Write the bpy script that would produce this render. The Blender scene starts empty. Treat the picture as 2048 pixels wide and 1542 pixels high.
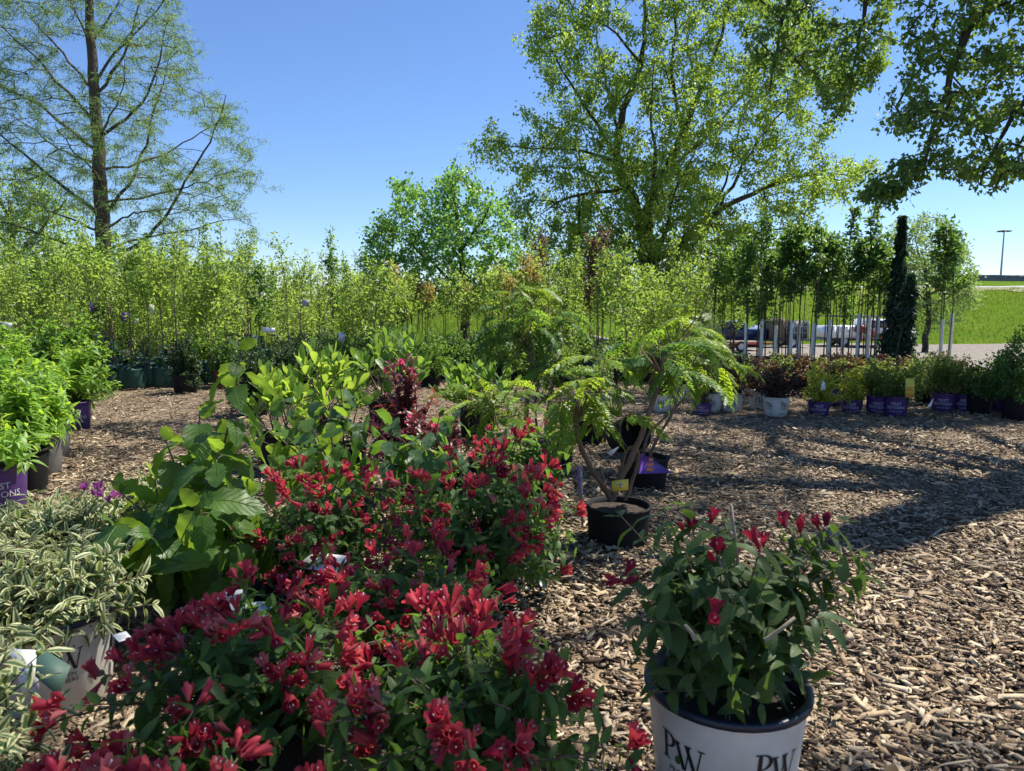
import bpy, math, random
import numpy as np
from mathutils import Matrix, Vector

# ------------------------------------------------------------------ camera, sky, sun
SC = bpy.context.scene
COL = SC.collection
H_CAM, PITCH, FPX = 1.25, math.radians(6.8), 1436.0
cam_d = bpy.data.cameras.new('camera'); cam = bpy.data.objects.new('camera', cam_d); COL.objects.link(cam)
cam.location = (0, 0, H_CAM); cam.rotation_euler = (math.radians(90) - PITCH, 0, 0)
cam_d.sensor_width = 36; cam_d.lens = 36 * FPX / 2048; cam_d.clip_end = 3000; cam_d.clip_start = 0.05
cam_d.dof.use_dof = True; cam_d.dof.focus_distance = 5.5; cam_d.dof.aperture_fstop = 7.5
SC.camera = cam

SUN_EL, SUN_AZ = 57.0, 57.0          # azimuth measured clockwise from +Y (the view direction)
SDIR = np.array([math.cos(math.radians(SUN_EL)) * math.sin(math.radians(SUN_AZ)),
                 math.cos(math.radians(SUN_EL)) * math.cos(math.radians(SUN_AZ)), math.sin(math.radians(SUN_EL))])
W = bpy.data.worlds.new('World'); SC.world = W; W.use_nodes = True
wn = W.node_tree.nodes; wl = W.node_tree.links; wn.clear()
sky = wn.new('ShaderNodeTexSky'); sky.sky_type = 'NISHITA'; sky.sun_disc = False
sky.sun_elevation = math.radians(SUN_EL); sky.sun_rotation = math.radians(SUN_AZ)
sky.air_density = 1.0; sky.dust_density = 0.0; sky.ozone_density = 10.0; sky.altitude = 300
bg = wn.new('ShaderNodeBackground'); bg.inputs['Strength'].default_value = 0.088
wo = wn.new('ShaderNodeOutputWorld')
tint = wn.new('ShaderNodeMix'); tint.data_type = 'RGBA'; tint.blend_type = 'MULTIPLY'; tint.inputs[0].default_value = 1.0; tint.inputs[7].default_value = (1.04, .98, 1.0, 1)
wl.new(sky.outputs[0], tint.inputs[6]); wl.new(tint.outputs[2], bg.inputs[0]); wl.new(bg.outputs[0], wo.inputs[0])
sun_d = bpy.data.lights.new('sun', 'SUN'); sun_d.energy = 4.6; sun_d.angle = math.radians(0.53); sun_d.color = (1.0, 0.94, 0.83)
sun = bpy.data.objects.new('sun', sun_d); COL.objects.link(sun)
sun.rotation_euler = Vector(SDIR).to_track_quat('Z', 'Y').to_euler(); sun.location = (20, 15, 30)
SC.view_settings.view_transform = 'Standard'; SC.view_settings.look = 'None'
SC.view_settings.exposure = 0.98; SC.view_settings.gamma = 1.0; SC.view_settings.use_curve_mapping = False
SC.cycles.max_bounces = 7; SC.cycles.diffuse_bounces = 3; SC.cycles.transmission_bounces = 4; SC.cycles.glossy_bounces = 2
SC.cycles.use_adaptive_sampling = True; SC.cycles.adaptive_threshold = 0.02
SC.cycles.use_denoising = True
SC.cycles.sample_clamp_indirect = 6.0; SC.cycles.sample_clamp_direct = 9.0

# ------------------------------------------------------------------ helpers
CP, SP = math.cos(PITCH), math.sin(PITCH)
def ray(x, y):
    dx, dy = (x - 1024) / FPX, (771 - y) / FPX
    return np.array([dx, CP + dy * SP, dy * CP - SP])
def G(x, y, z=0.0):                       # where a sight line meets the level z
    d = ray(x, y); t = (z - H_CAM) / d[2]
    return np.array([0, 0, H_CAM]) + d * t
def D(x, y, Y):                           # the point on a sight line at forward distance Y
    d = ray(x, y); return np.array([0, 0, H_CAM]) + d * (Y / d[1])
def sm(t):
    t = np.clip(t, 0, 1); return t * t * (3 - 2 * t)
def nrm(a):
    return a / np.maximum(np.linalg.norm(a, axis=-1, keepdims=True), 1e-9)
UP = np.array([0, 0, 1.0])

class Buf:
    """collects vertices and polygons; build() links them as one mesh object"""
    def __init__(s):
        s.v = []; s.f3 = []; s.f4 = []; s.m3 = []; s.m4 = []; s.r = []; s.uv = []; s.n = 0
    def add(s, v, f, mat=0, rnd=0.0, uv=None):
        v = np.asarray(v, float).reshape(-1, 3); k = len(v)
        s.v.append(v); s.r.append(np.broadcast_to(np.asarray(rnd, float), (k,)))
        s.uv.append(np.zeros((k, 2)) if uv is None else np.asarray(uv, float))
        for arr in (f if isinstance(f, (list, tuple)) and len(f) and isinstance(f[0], np.ndarray) else [np.asarray(f)]):
            if arr.size == 0: continue
            arr = arr.reshape(-1, arr.shape[-1]).astype(np.int64) + s.n
            if arr.shape[1] == 3: s.f3.append(arr); s.m3.append(np.full(len(arr), mat))
            else: s.f4.append(arr); s.m4.append(np.full(len(arr), mat))
        s.n += k
    def poly(s, pts, mat=0):              # a small convex polygon as a fan
        n = len(pts); s.add(pts, np.array([[0, i, i + 1] for i in range(1, n - 1)]), mat)
    def box(s, lo, hi, mat=0, rot=None, org=None):
        x0, y0, z0 = lo; x1, y1, z1 = hi
        v = np.array([[x0,y0,z0],[x1,y0,z0],[x1,y1,z0],[x0,y1,z0],[x0,y0,z1],[x1,y0,z1],[x1,y1,z1],[x0,y1,z1]], float)
        if rot is not None: v = v @ np.array(rot).T
        if org is not None: v = v + np.array(org)
        s.add(v, np.array([[0,3,2,1],[4,5,6,7],[0,1,5,4],[1,2,6,5],[2,3,7,6],[3,0,4,7]]), mat)
    def tube(s, pts, rad, sides=6, mat=0, rnd=0.0, cap=True):
        p = np.asarray(pts, float); m = len(p)
        if m < 2: return
        rad = np.broadcast_to(np.asarray(rad, float), (m,))
        t = np.empty_like(p); t[1:-1] = p[2:] - p[:-2]; t[0] = p[1] - p[0]; t[-1] = p[-1] - p[-2]; t = nrm(t)
        a = np.array([1.0, 0, 0]) if abs(t[0][0]) < .8 else np.array([0, 1.0, 0])
        e1 = np.empty_like(p); c = a
        for i in range(m):
            c = c - t[i] * (c @ t[i]); c = c / max(np.linalg.norm(c), 1e-9); e1[i] = c
        e2 = np.cross(t, e1)
        an = np.arange(sides) * 2 * math.pi / sides
        v = p[:, None] + rad[:, None, None] * (np.cos(an)[None, :, None] * e1[:, None] + np.sin(an)[None, :, None] * e2[:, None])
        i = np.arange(m - 1)[:, None] * sides; j = np.arange(sides)[None]; j2 = (j + 1) % sides
        q = np.stack([i + j, i + j2, i + sides + j2, i + sides + j], -1).reshape(-1, 4)
        fs = [q]
        if cap:
            top = (m - 1) * sides
            fs.append(np.array([[top, top + k, top + k + 1] for k in range(1, sides - 1)]))
        s.add(v.reshape(-1, 3), fs, mat, rnd)
    def lathe(s, prof, seg=28, mat=0, org=(0, 0, 0)):
        an = np.arange(seg) * 2 * math.pi / seg; pr = np.array(prof, float); m = len(pr)
        v = np.stack([pr[:, 0:1] * np.cos(an), pr[:, 0:1] * np.sin(an), np.repeat(pr[:, 1:2], seg, 1)], -1) + np.array(org)
        i = np.arange(m - 1)[:, None] * seg; j = np.arange(seg)[None]; j2 = (j + 1) % seg
        s.add(v.reshape(-1, 3), np.stack([i + j, i + j2, i + seg + j2, i + seg + j], -1).reshape(-1, 4), mat)
    def many(s, tpl, M, mat=0, rnd=None):
        """tpl = (verts, faces list, uv); M = (n,3,4) transforms"""
        tv, tf, tuv = tpl; n = len(M)
        if n == 0: return
        v = np.einsum('nij,kj->nki', M[:, :, :3], tv) + M[:, None, :, 3]
        k = len(tv); off = (np.arange(n) * k)[:, None, None]
        fs = [(f[None] + off).reshape(-1, f.shape[1]) for f in tf if f.size]
        r = np.repeat(np.zeros(n) if rnd is None else rnd, k)
        s.add(v.reshape(-1, 3), fs, mat, r, np.tile(tuv, (n, 1)))
    def mesh(s, name, mats, smooth=False):
        me = bpy.data.meshes.new(name)
        v = np.concatenate(s.v) if s.v else np.zeros((0, 3))
        f3 = np.concatenate(s.f3) if s.f3 else np.zeros((0, 3), int)
        f4 = np.concatenate(s.f4) if s.f4 else np.zeros((0, 4), int)
        mi = np.concatenate(s.m3 + s.m4) if (s.m3 or s.m4) else np.zeros(0, int)
        me.vertices.add(len(v)); me.vertices.foreach_set('co', v.astype(np.float32).ravel())
        idx = np.concatenate([f3.ravel(), f4.ravel()]).astype(np.int32)
        me.loops.add(len(idx)); me.loops.foreach_set('vertex_index', idx)
        st = np.concatenate([np.arange(len(f3)) * 3, len(f3) * 3 + np.arange(len(f4)) * 4]).astype(np.int32)
        me.polygons.add(len(st)); me.polygons.foreach_set('loop_start', st)
        me.polygons.foreach_set('material_index', mi.astype(np.int32))
        if smooth: me.polygons.foreach_set('use_smooth', np.ones(len(st), bool))
        r = np.concatenate(s.r) if s.r else np.zeros(0)
        if len(r) and r.any():
            at = me.attributes.new('rnd', 'FLOAT', 'POINT'); at.data.foreach_set('value', r.astype(np.float32))
        uv = np.concatenate(s.uv) if s.uv else np.zeros((0, 2))
        if len(uv) and uv.any():
            ul = me.uv_layers.new(name='uv'); ul.data.foreach_set('uv', uv[idx].astype(np.float32).ravel())
        for m in (mats if isinstance(mats, (list, tuple)) else [mats]): me.materials.append(m)
        me.update(calc_edges=True); me.validate()
        return me
    def build(s, name, mats, parent=None, smooth=False, kind=None, loc=None):
        o = bpy.data.objects.new(name, s.mesh(name, mats, smooth)); COL.objects.link(o)
        if parent is not None: o.parent = parent
        if loc is not None: o.location = loc
        if kind: o['kind'] = kind
        return o

def tag(o, label, cat, group=None):
    o['label'] = label; o['category'] = cat
    if group: o['group'] = group
    return o
def thing(name, label, cat, loc, rz=0.0, group=None):
    o = bpy.data.objects.new(name, None); COL.objects.link(o); o.empty_display_size = .05
    o.location = tuple(float(c) for c in loc); o.rotation_euler = (0, 0, rz)
    return tag(o, label, cat, group)
def copy_thing(root, loc, rz, label, scale=1.0, group=None, name=None):
    r = root.copy(); COL.objects.link(r); r.location = tuple(float(c) for c in loc); r.rotation_euler = (0, 0, rz)
    r.scale = (scale, scale, scale); r['label'] = label
    if group: r['group'] = group
    for ch in root.children:
        c = ch.copy(); COL.objects.link(c); c.parent = r
        for g in ch.children:
            d = g.copy(); COL.objects.link(d); d.parent = c
    return r

# ------------------------------------------------------------------ materials
def newmat(name):
    m = bpy.data.materials.new(name); m.use_nodes = True; nt = m.node_tree; nt.nodes.clear()
    out = nt.nodes.new('ShaderNodeOutputMaterial'); return m, nt, out
def N(nt, t, **kw):
    n = nt.nodes.new(t)
    for k, v in kw.items(): setattr(n, k, v)
    return n
def mixc(nt, fac, a, b):
    n = nt.nodes.new('ShaderNodeMix'); n.data_type = 'RGBA'
    for sock, val in ((n.inputs[0], fac), (n.inputs[6], a), (n.inputs[7], b)):
        if hasattr(val, 'is_output'): nt.links.new(val, sock)
        elif isinstance(val, (int, float)): sock.default_value = val
        else: sock.default_value = (*val, 1)
    return n.outputs[2]
def math_(nt, op, a, b=0.0, c=0.0):
    n = nt.nodes.new('ShaderNodeMath'); n.operation = op
    for s_, v in zip(n.inputs, (a, b, c)):
        if hasattr(v, 'is_output'): nt.links.new(v, s_)
        else: s_.default_value = v
    return n.outputs[0]
def maprange(nt, v, a, b, c=0.0, d=1.0):
    n = nt.nodes.new('ShaderNodeMapRange'); n.clamp = True
    nt.links.new(v, n.inputs[0])
    for i, x in enumerate((a, b, c, d)): n.inputs[i + 1].default_value = x
    return n.outputs[0]

def leafmat(name, c1, c2, tr, tw=.42, rough=.42, vein=0.0, edge=None, spec=.45, cell=0.0):
    """two-sided leaf: reflects c1..c2, passes light as tr"""
    m, nt, out = newmat(name); L = nt.links
    at = N(nt, 'ShaderNodeAttribute', attribute_name='rnd'); oi = N(nt, 'ShaderNodeObjectInfo')
    r = math_(nt, 'FRACT', math_(nt, 'ADD', at.outputs['Fac'], oi.outputs['Random']))
    col = mixc(nt, r, c1, c2)
    tc = N(nt, 'ShaderNodeTexCoord')
    no = N(nt, 'ShaderNodeTexNoise'); no.inputs['Scale'].default_value = 45; no.inputs['Detail'].default_value = 3
    L.new(tc.outputs['Object'], no.inputs['Vector'])
    col = mixc(nt, maprange(nt, no.outputs[0], .35, .75, 0, .35), col, tuple(c * .55 for c in c1))
    trc = mixc(nt, r, tr, tuple(min(1, c * 1.25) for c in tr))
    p = N(nt, 'ShaderNodeBsdfPrincipled'); p.inputs['Roughness'].default_value = rough
    p.inputs['Specular IOR Level'].default_value = spec
    if vein or edge:
        sp = N(nt, 'ShaderNodeSeparateXYZ'); L.new(tc.outputs['UV'], sp.inputs[0])
        av = math_(nt, 'ABSOLUTE', math_(nt, 'SUBTRACT', sp.outputs[1], .5))     # 0 midrib .. 0.5 edge
        if edge:
            jag = N(nt, 'ShaderNodeTexNoise'); jag.inputs['Scale'].default_value = 9; L.new(tc.outputs['UV'], jag.inputs['Vector'])
            e = math_(nt, 'ADD', av, math_(nt, 'MULTIPLY', math_(nt, 'SUBTRACT', jag.outputs[0], .5), .28))
            f = maprange(nt, e, .21, .27)
            col = mixc(nt, f, col, edge[0]); trc = mixc(nt, f, trc, edge[1])
        if vein:
            w = math_(nt, 'SINE', math_(nt, 'MULTIPLY', math_(nt, 'SUBTRACT', sp.outputs[0], math_(nt, 'MULTIPLY', av, .55)), 50.0))
            line = maprange(nt, w, .80, 1.0)
            mid = maprange(nt, av, .0, .03, 1, 0)
            ln = math_(nt, 'MAXIMUM', line, mid)
            col = mixc(nt, math_(nt, 'MULTIPLY', ln, .42), col, tuple(min(1, c * 1.8 + .02) for c in c2))
            bp = N(nt, 'ShaderNodeBump'); bp.inputs['Strength'].default_value = vein; bp.inputs['Distance'].default_value = .006
            L.new(math_(nt, 'SUBTRACT', 1.0, ln), bp.inputs['Height']); L.new(bp.outputs[0], p.inputs['Normal'])
    L.new(col, p.inputs['Base Color'])
    t = N(nt, 'ShaderNodeBsdfTranslucent'); L.new(trc, t.inputs[0])
    mx = N(nt, 'ShaderNodeMixShader'); mx.inputs[0].default_value = tw
    L.new(p.outputs[0], mx.inputs[1]); L.new(t.outputs[0], mx.inputs[2]); L.new(mx.outputs[0], out.inputs[0])
    return m
def plain(name, c1, c2=None, rough=.6, scale=20.0, bump=0.0, metal=0.0, spec=.5, stretch=None, detail=5, perobj=0.0):
    m, nt, out = newmat(name); L = nt.links
    p = N(nt, 'ShaderNodeBsdfPrincipled'); p.inputs['Roughness'].default_value = rough; p.inputs['Metallic'].default_value = metal
    p.inputs['Specular IOR Level'].default_value = spec
    tc = N(nt, 'ShaderNodeTexCoord'); mp = N(nt, 'ShaderNodeMapping'); L.new(tc.outputs['Object'], mp.inputs[0])
    if stretch: mp.inputs['Scale'].default_value = stretch
    no = N(nt, 'ShaderNodeTexNoise'); no.inputs['Scale'].default_value = scale; no.inputs['Detail'].default_value = detail
    L.new(mp.outputs[0], no.inputs['Vector'])
    col = mixc(nt, maprange(nt, no.outputs[0], .3, .7), c1, c2 or tuple(c * .75 for c in c1))
    if perobj:
        oi = N(nt, 'ShaderNodeObjectInfo'); at = N(nt, 'ShaderNodeAttribute', attribute_name='rnd')
        r = math_(nt, 'FRACT', math_(nt, 'ADD', at.outputs['Fac'], oi.outputs['Random']))
        col = mixc(nt, math_(nt, 'MULTIPLY', r, perobj), col, tuple(c * .35 for c in c1))
    L.new(col, p.inputs['Base Color'])
    if bump:
        b = N(nt, 'ShaderNodeBump'); b.inputs['Strength'].default_value = bump; b.inputs['Distance'].default_value = .02
        L.new(no.outputs[0], b.inputs['Height']); L.new(b.outputs[0], p.inputs['Normal'])
    L.new(p.outputs[0], out.inputs[0]); return m

def chipmat():
    m, nt, out = newmat('wood_chips'); L = nt.links
    at = N(nt, 'ShaderNodeAttribute', attribute_name='rnd'); oi = N(nt, 'ShaderNodeObjectInfo')
    r = math_(nt, 'FRACT', math_(nt, 'ADD', at.outputs['Fac'], oi.outputs['Random']))
    cr = N(nt, 'ShaderNodeValToRGB'); L.new(r, cr.inputs[0]); e = cr.color_ramp.elements
    stops = [(0, (.035, .024, .017)), (.14, (.085, .058, .040)), (.30, (.17, .115, .072)), (.46, (.31, .22, .135)), (.62, (.43, .325, .20)), (.80, (.32, .265, .20)), (.90, (.48, .385, .255)), (1, (.62, .51, .35))]
    e[0].position, e[0].color = stops[0][0], (*stops[0][1], 1); e[1].position, e[1].color = stops[-1][0], (*stops[-1][1], 1)
    for po, c in stops[1:-1]:
        q = e.new(po); q.color = (*c, 1)
    tc = N(nt, 'ShaderNodeTexCoord')
    no = N(nt, 'ShaderNodeTexNoise'); no.inputs['Scale'].default_value = 120; no.inputs['Detail'].default_value = 4; L.new(tc.outputs['Object'], no.inputs['Vector'])
    col = mixc(nt, maprange(nt, no.outputs[0], .45, .75, 0, .45), cr.outputs[0], (.11, .08, .055))
    p = N(nt, 'ShaderNodeBsdfPrincipled'); p.inputs['Roughness'].default_value = .85; p.inputs['Specular IOR Level'].default_value = .25
    L.new(col, p.inputs['Base Color'])
    b = N(nt, 'ShaderNodeBump'); b.inputs['Strength'].default_value = .5; b.inputs['Distance'].default_value = .004
    L.new(no.outputs[0], b.inputs['Height']); L.new(b.outputs[0], p.inputs['Normal'])
    L.new(p.outputs[0], out.inputs[0]); return m
def mulchmat():
    m, nt, out = newmat('mulch'); L = nt.links
    tc = N(nt, 'ShaderNodeTexCoord'); mp = N(nt, 'ShaderNodeMapping'); L.new(tc.outputs['Object'], mp.inputs[0])
    wob = N(nt, 'ShaderNodeTexNoise'); wob.inputs['Scale'].default_value = 7; L.new(mp.outputs[0], wob.inputs['Vector'])
    va = N(nt, 'ShaderNodeVectorMath'); va.operation = 'ADD'; L.new(mp.outputs[0], va.inputs[0]); L.new(wob.outputs['Color'], va.inputs[1])
    vo = N(nt, 'ShaderNodeTexVoronoi'); vo.inputs['Scale'].default_value = 34; L.new(va.outputs[0], vo.inputs['Vector'])
    sx = N(nt, 'ShaderNodeSeparateColor'); L.new(vo.outputs['Color'], sx.inputs[0])
    big = N(nt, 'ShaderNodeTexNoise'); big.inputs['Scale'].default_value = 1.3; big.inputs['Detail'].default_value = 4; L.new(mp.outputs[0], big.inputs['Vector'])
    r = math_(nt, 'ADD', sx.outputs[0], math_(nt, 'MULTIPLY', math_(nt, 'SUBTRACT', big.outputs[0], .5), .5))
    cr = N(nt, 'ShaderNodeValToRGB'); L.new(r, cr.inputs[0]); e = cr.color_ramp.elements
    e[0].position, e[0].color = 0, (.025, .017, .012, 1); e[1].position, e[1].color = 1, (.36, .28, .19, 1)
    for po, c in ((.22, (.065, .044, .029)), (.45, (.165, .118, .076)), (.7, (.26, .195, .13))):
        q = e.new(po); q.color = (*c, 1)
    p = N(nt, 'ShaderNodeBsdfPrincipled'); p.inputs['Roughness'].default_value = .9; p.inputs['Specular IOR Level'].default_value = .2
    L.new(cr.outputs[0], p.inputs['Base Color'])
    b = N(nt, 'ShaderNodeBump'); b.inputs['Strength'].default_value = .9; b.inputs['Distance'].default_value = .02
    L.new(sx.outputs[1], b.inputs['Height']); L.new(b.outputs[0], p.inputs['Normal'])
    L.new(p.outputs[0], out.inputs[0]); return m
def grassmat():
    m, nt, out = newmat('grass_field'); L = nt.links
    tc = N(nt, 'ShaderNodeTexCoord')
    n1 = N(nt, 'ShaderNodeTexNoise'); n1.inputs['Scale'].default_value = .08; n1.inputs['Detail'].default_value = 8; n1.inputs['Roughness'].default_value = .7
    n2 = N(nt, 'ShaderNodeTexNoise'); n2.inputs['Scale'].default_value = 2.2; n2.inputs['Detail'].default_value = 8; n2.inputs['Roughness'].default_value = .8
    for n in (n1, n2): L.new(tc.outputs['Object'], n.inputs['Vector'])
    c = mixc(nt, maprange(nt, n1.outputs[0], .35, .65), (.085, .160, .014), (.145, .215, .028))
    c = mixc(nt, maprange(nt, n2.outputs[0], .42, .70, 0, .8), c, (.055, .12, .02))
    c = mixc(nt, maprange(nt, n2.outputs[0], .38, .30, 0, .6), c, (.24, .30, .07))
    p = N(nt, 'ShaderNodeBsdfPrincipled'); p.inputs['Roughness'].default_value = 1.0; p.inputs['Specular IOR Level'].default_value = 0.0
    L.new(c, p.inputs['Base Color'])
    b = N(nt, 'ShaderNodeBump'); b.inputs['Strength'].default_value = 1; b.inputs['Distance'].default_value = .25
    L.new(n2.outputs[0], b.inputs['Height']); L.new(b.outputs[0], p.inputs['Normal'])
    L.new(p.outputs[0], out.inputs[0]); return m

MAT = dict(
    chips=chipmat(), mulch=mulchmat(), grass=grassmat(),
    gravel=plain('gravel', (.30, .27, .235), (.14, .125, .105), 1.0, 4.5, .8, detail=12, spec=0.05),
    road=plain('road', (.34, .33, .31), (.29, .28, .26), .9, 1.5),
    drygrass=plain('dry_grass', (.22, .18, .09), (.12, .15, .04), .9, .5, detail=9),
    barrier=plain('barrier', (.16, .15, .16), (.11, .11, .12), .8, 1.0),
    steel=plain('steel', (.35, .36, .37), rough=.4, metal=.7),
    bark=plain('bark', (.085, .068, .05), (.04, .032, .025), .9, 14, .8, stretch=(3, 3, .5)),
    barkred=plain('bark_reddish', (.12, .085, .06), (.055, .04, .03), .9, 12, .8, stretch=(3, 3, .4)),
    twig=plain('twig', (.10, .075, .045), (.06, .045, .03), .8, 30),
    twiggreen=plain('green_twig', (.12, .13, .04), (.09, .07, .04), .7, 30),
    stem=plain('shrub_stem', (.15, .11, .07), (.08, .055, .035), .8, 40),
    sumacstem=plain('sumac_bark', (.20, .125, .075), (.11, .07, .045), .75, 35, .3, stretch=(1, 1, .3)),
    greystick=plain('grey_stick', (.34, .28, .21), (.22, .18, .13), .8, 25, .3),
    cane=plain('sapling_bark', (.17, .125, .08), (.09, .07, .045), .8, 30),
    bamboo=plain('stake_bamboo', (.12, .09, .05), (.06, .05, .035), .6, 20),
    guard=plain('trunk_guard', (.84, .84, .83), (.72, .72, .72), .5, 12),
    soil=plain('soil', (.06, .04, .026), (.02, .014, .01), .95, 45, 1.0),
    potwhite=plain('white_pot', (.72, .70, .64), (.54, .50, .43), .45, 9, detail=8),
    potrim=plain('dark_rim', (.018, .024, .045), rough=.4),
    potpurple=plain('purple_pot', (.080, .034, .17), (.060, .024, .13), .42, 8),
    potblack=plain('black_pot', (.010, .010, .011), (.017, .016, .016), .75, 12, spec=.2),
    potgrey=plain('grey_pot', (.17, .165, .16), (.12, .115, .11), .5, 12),
    potterra=plain('brown_pot', (.16, .06, .04), (.11, .04, .03), .6, 12),
    bag=plain('green_bag', (.018, .075, .052), (.010, .045, .034), .6, 14, .5),
    ink=plain('black_ink', (.015, .015, .017), rough=.5),
    inkgreen=plain('green_ink', (.04, .13, .03), rough=.5),
    inkwhite=plain('white_ink', (.62, .60, .66), rough=.5),
    inkorange=plain('orange_ink', (.62, .17, .05), rough=.5),
    inkgrey=plain('grey_ink', (.30, .31, .31), rough=.5),
    tagwhite=plain('white_tag', (.76, .77, .78), (.70, .71, .73), .3, 5),
    tagyellow=plain('yellow_tag', (.72, .58, .08), (.66, .52, .07), .4, 5),
    tagpurple=plain('purple_tag', (.16, .06, .33), (.13, .05, .28), .3, 8),
    tagblue=plain('blue_tag', (.10, .20, .30), (.08, .15, .24), .3, 8),
    taggreen=plain('green_tag', (.06, .12, .09), (.04, .09, .07), .6, 8),
    truckwhite=plain('truck_white', (.86, .87, .88), (.82, .83, .84), rough=.25),
    truckblue=plain('truck_blue', (.015, .03, .09), rough=.22),
    truckred=plain('truck_red', (.30, .025, .02), rough=.35),
    carsilver=plain('car_lilac', (.42, .42, .55), rough=.25, metal=.2),
    darkmetal=plain('dark_metal', (.05, .05, .055), rough=.5),
    glass=plain('dark_glass', (.02, .025, .03), rough=.08, spec=.8),
    rubber=plain('rubber', (.02, .02, .02), rough=.8),
    rimmetal=plain('rim_metal', (.45, .45, .46), rough=.35, metal=.6),
    plank=plain('plank', (.20, .14, .09), (.12, .09, .06), .8, 10),
    lens=plain('lamp_lens', (.55, .10, .06), rough=.2),
)
LM = dict(
    weigela=leafmat('weigela_leaf', (.036, .088, .024), (.082, .155, .032), (.22, .40, .045), .36, .5, vein=.35, spec=.3),
    weigeladark=leafmat('weigela_dark_leaf', (.030, .066, .022), (.072, .125, .032), (.18, .32, .04), .34, .5, vein=.4, spec=.3),
    petal=leafmat('crimson_petal', (.38, .024, .050), (.60, .095, .110), (.74, .075, .10), .36, .55, spec=.25),
    petaldark=leafmat('deep_crimson_petal', (.20, .010, .034), (.33, .020, .050), (.45, .025, .06), .34, .55, spec=.25),
    petalfade=leafmat('faded_petal', (.42, .09, .11), (.55, .17, .17), (.60, .14, .14), .36, .6, spec=.2),
    petalpink=leafmat('pink_petal', (.48, .04, .12), (.60, .08, .20), (.8, .1, .25), .4, .45),
    petalpurple=leafmat('purple_petal', (.30, .05, .22), (.42, .09, .32), (.5, .1, .4), .4, .45),
    stigma=plain('stigma', (.80, .72, .58), rough=.5),
    viburnum=leafmat('viburnum_leaf', (.045, .118, .024), (.10, .19, .034), (.30, .46, .035), .42, .44, vein=.9, spec=.38),
    viburnumblue=leafmat('viburnum_blue_leaf', (.042, .098, .050), (.072, .14, .060), (.22, .40, .04), .36, .44, vein=.9, spec=.35),
    varieg=leafmat('variegated_leaf', (.065, .125, .045), (.11, .17, .06), (.16, .28, .06), .36, .5, edge=((.58, .57, .30), (.56, .56, .24))),
    rhodo=leafmat('upright_leaf', (.10, .20, .035), (.16, .28, .045), (.42, .58, .06), .46, .40, vein=.4),
    rhododark=leafmat('upright_dark_leaf', (.045, .12, .025), (.08, .17, .035), (.28, .46, .05), .42, .40, vein=.4),
    lime=leafmat('lime_leaf', (.12, .25, .035), (.19, .35, .045), (.46, .68, .05), .46, .45),
    limedark=leafmat('mid_green_leaf', (.065, .16, .03), (.11, .22, .04), (.30, .50, .05), .42, .45),
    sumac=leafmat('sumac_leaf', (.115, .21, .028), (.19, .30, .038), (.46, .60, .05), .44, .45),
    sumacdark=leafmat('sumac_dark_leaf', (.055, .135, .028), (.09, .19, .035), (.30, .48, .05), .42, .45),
    ninebark=leafmat('ninebark_leaf', (.075, .016, .022), (.16, .030, .040), (.34, .06, .05), .36, .40),
    burgundy=leafmat('burgundy_leaf', (.040, .024, .020), (.075, .038, .028), (.16, .07, .04), .3, .5),
    redbrown=leafmat('redbrown_leaf', (.07, .035, .02), (.11, .08, .03), (.22, .14, .05), .34, .5),
    gold=leafmat('gold_leaf', (.32, .38, .045), (.50, .52, .075), (.66, .68, .08), .44, .5),
    olive=leafmat('olive_leaf', (.095, .145, .03), (.15, .20, .04), (.30, .38, .06), .4, .5),
    midgreen=leafmat('shrub_green_leaf', (.045, .11, .028), (.08, .165, .035), (.22, .38, .05), .38, .45),
    evergreen=leafmat('evergreen_leaf', (.020, .050, .016), (.040, .080, .022), (.08, .17, .03), .22, .45),
    conifer=leafmat('conifer_needle', (.018, .045, .026), (.035, .070, .035), (.05, .12, .04), .18, .55),
    elm=leafmat('elm_leaf', (.105, .195, .030), (.20, .30, .042), (.40, .56, .06), .44, .42),
    maple=leafmat('maple_leaf', (.070, .165, .042), (.125, .25, .055), (.30, .56, .08), .45, .38),
    cotton=leafmat('cottonwood_leaf', (.055, .12, .032), (.105, .18, .042), (.30, .46, .06), .40, .5, spec=.3),
    cypress=leafmat('cypress_needle', (.11, .19, .055), (.18, .26, .075), (.30, .46, .11), .42, .55),
    willow=leafmat('round_tree_leaf', (.12, .20, .055), (.18, .27, .075), (.34, .48, .12), .44, .5),
    sap1=leafmat('sapling_yellow_leaf', (.15, .25, .045), (.23, .33, .06), (.46, .62, .09), .46, .45),
    sap2=leafmat('sapling_green_leaf', (.11, .20, .04), (.18, .27, .05), (.40, .56, .08), .44, .45),
    sap3=leafmat('sapling_dark_leaf', (.040, .10, .030), (.07, .15, .035), (.20, .36, .05), .38, .42),
    sap4=leafmat('sapling_orange_leaf', (.22, .14, .05), (.27, .24, .05), (.50, .38, .10), .42, .5),
    sap5=leafmat('sapling_brown_leaf', (.085, .045, .035), (.13, .085, .05), (.25, .14, .08), .36, .5),
    far=leafmat('far_leaf', (.04, .085, .03), (.06, .12, .04), (.12, .22, .06), .3, .6),
)

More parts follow.
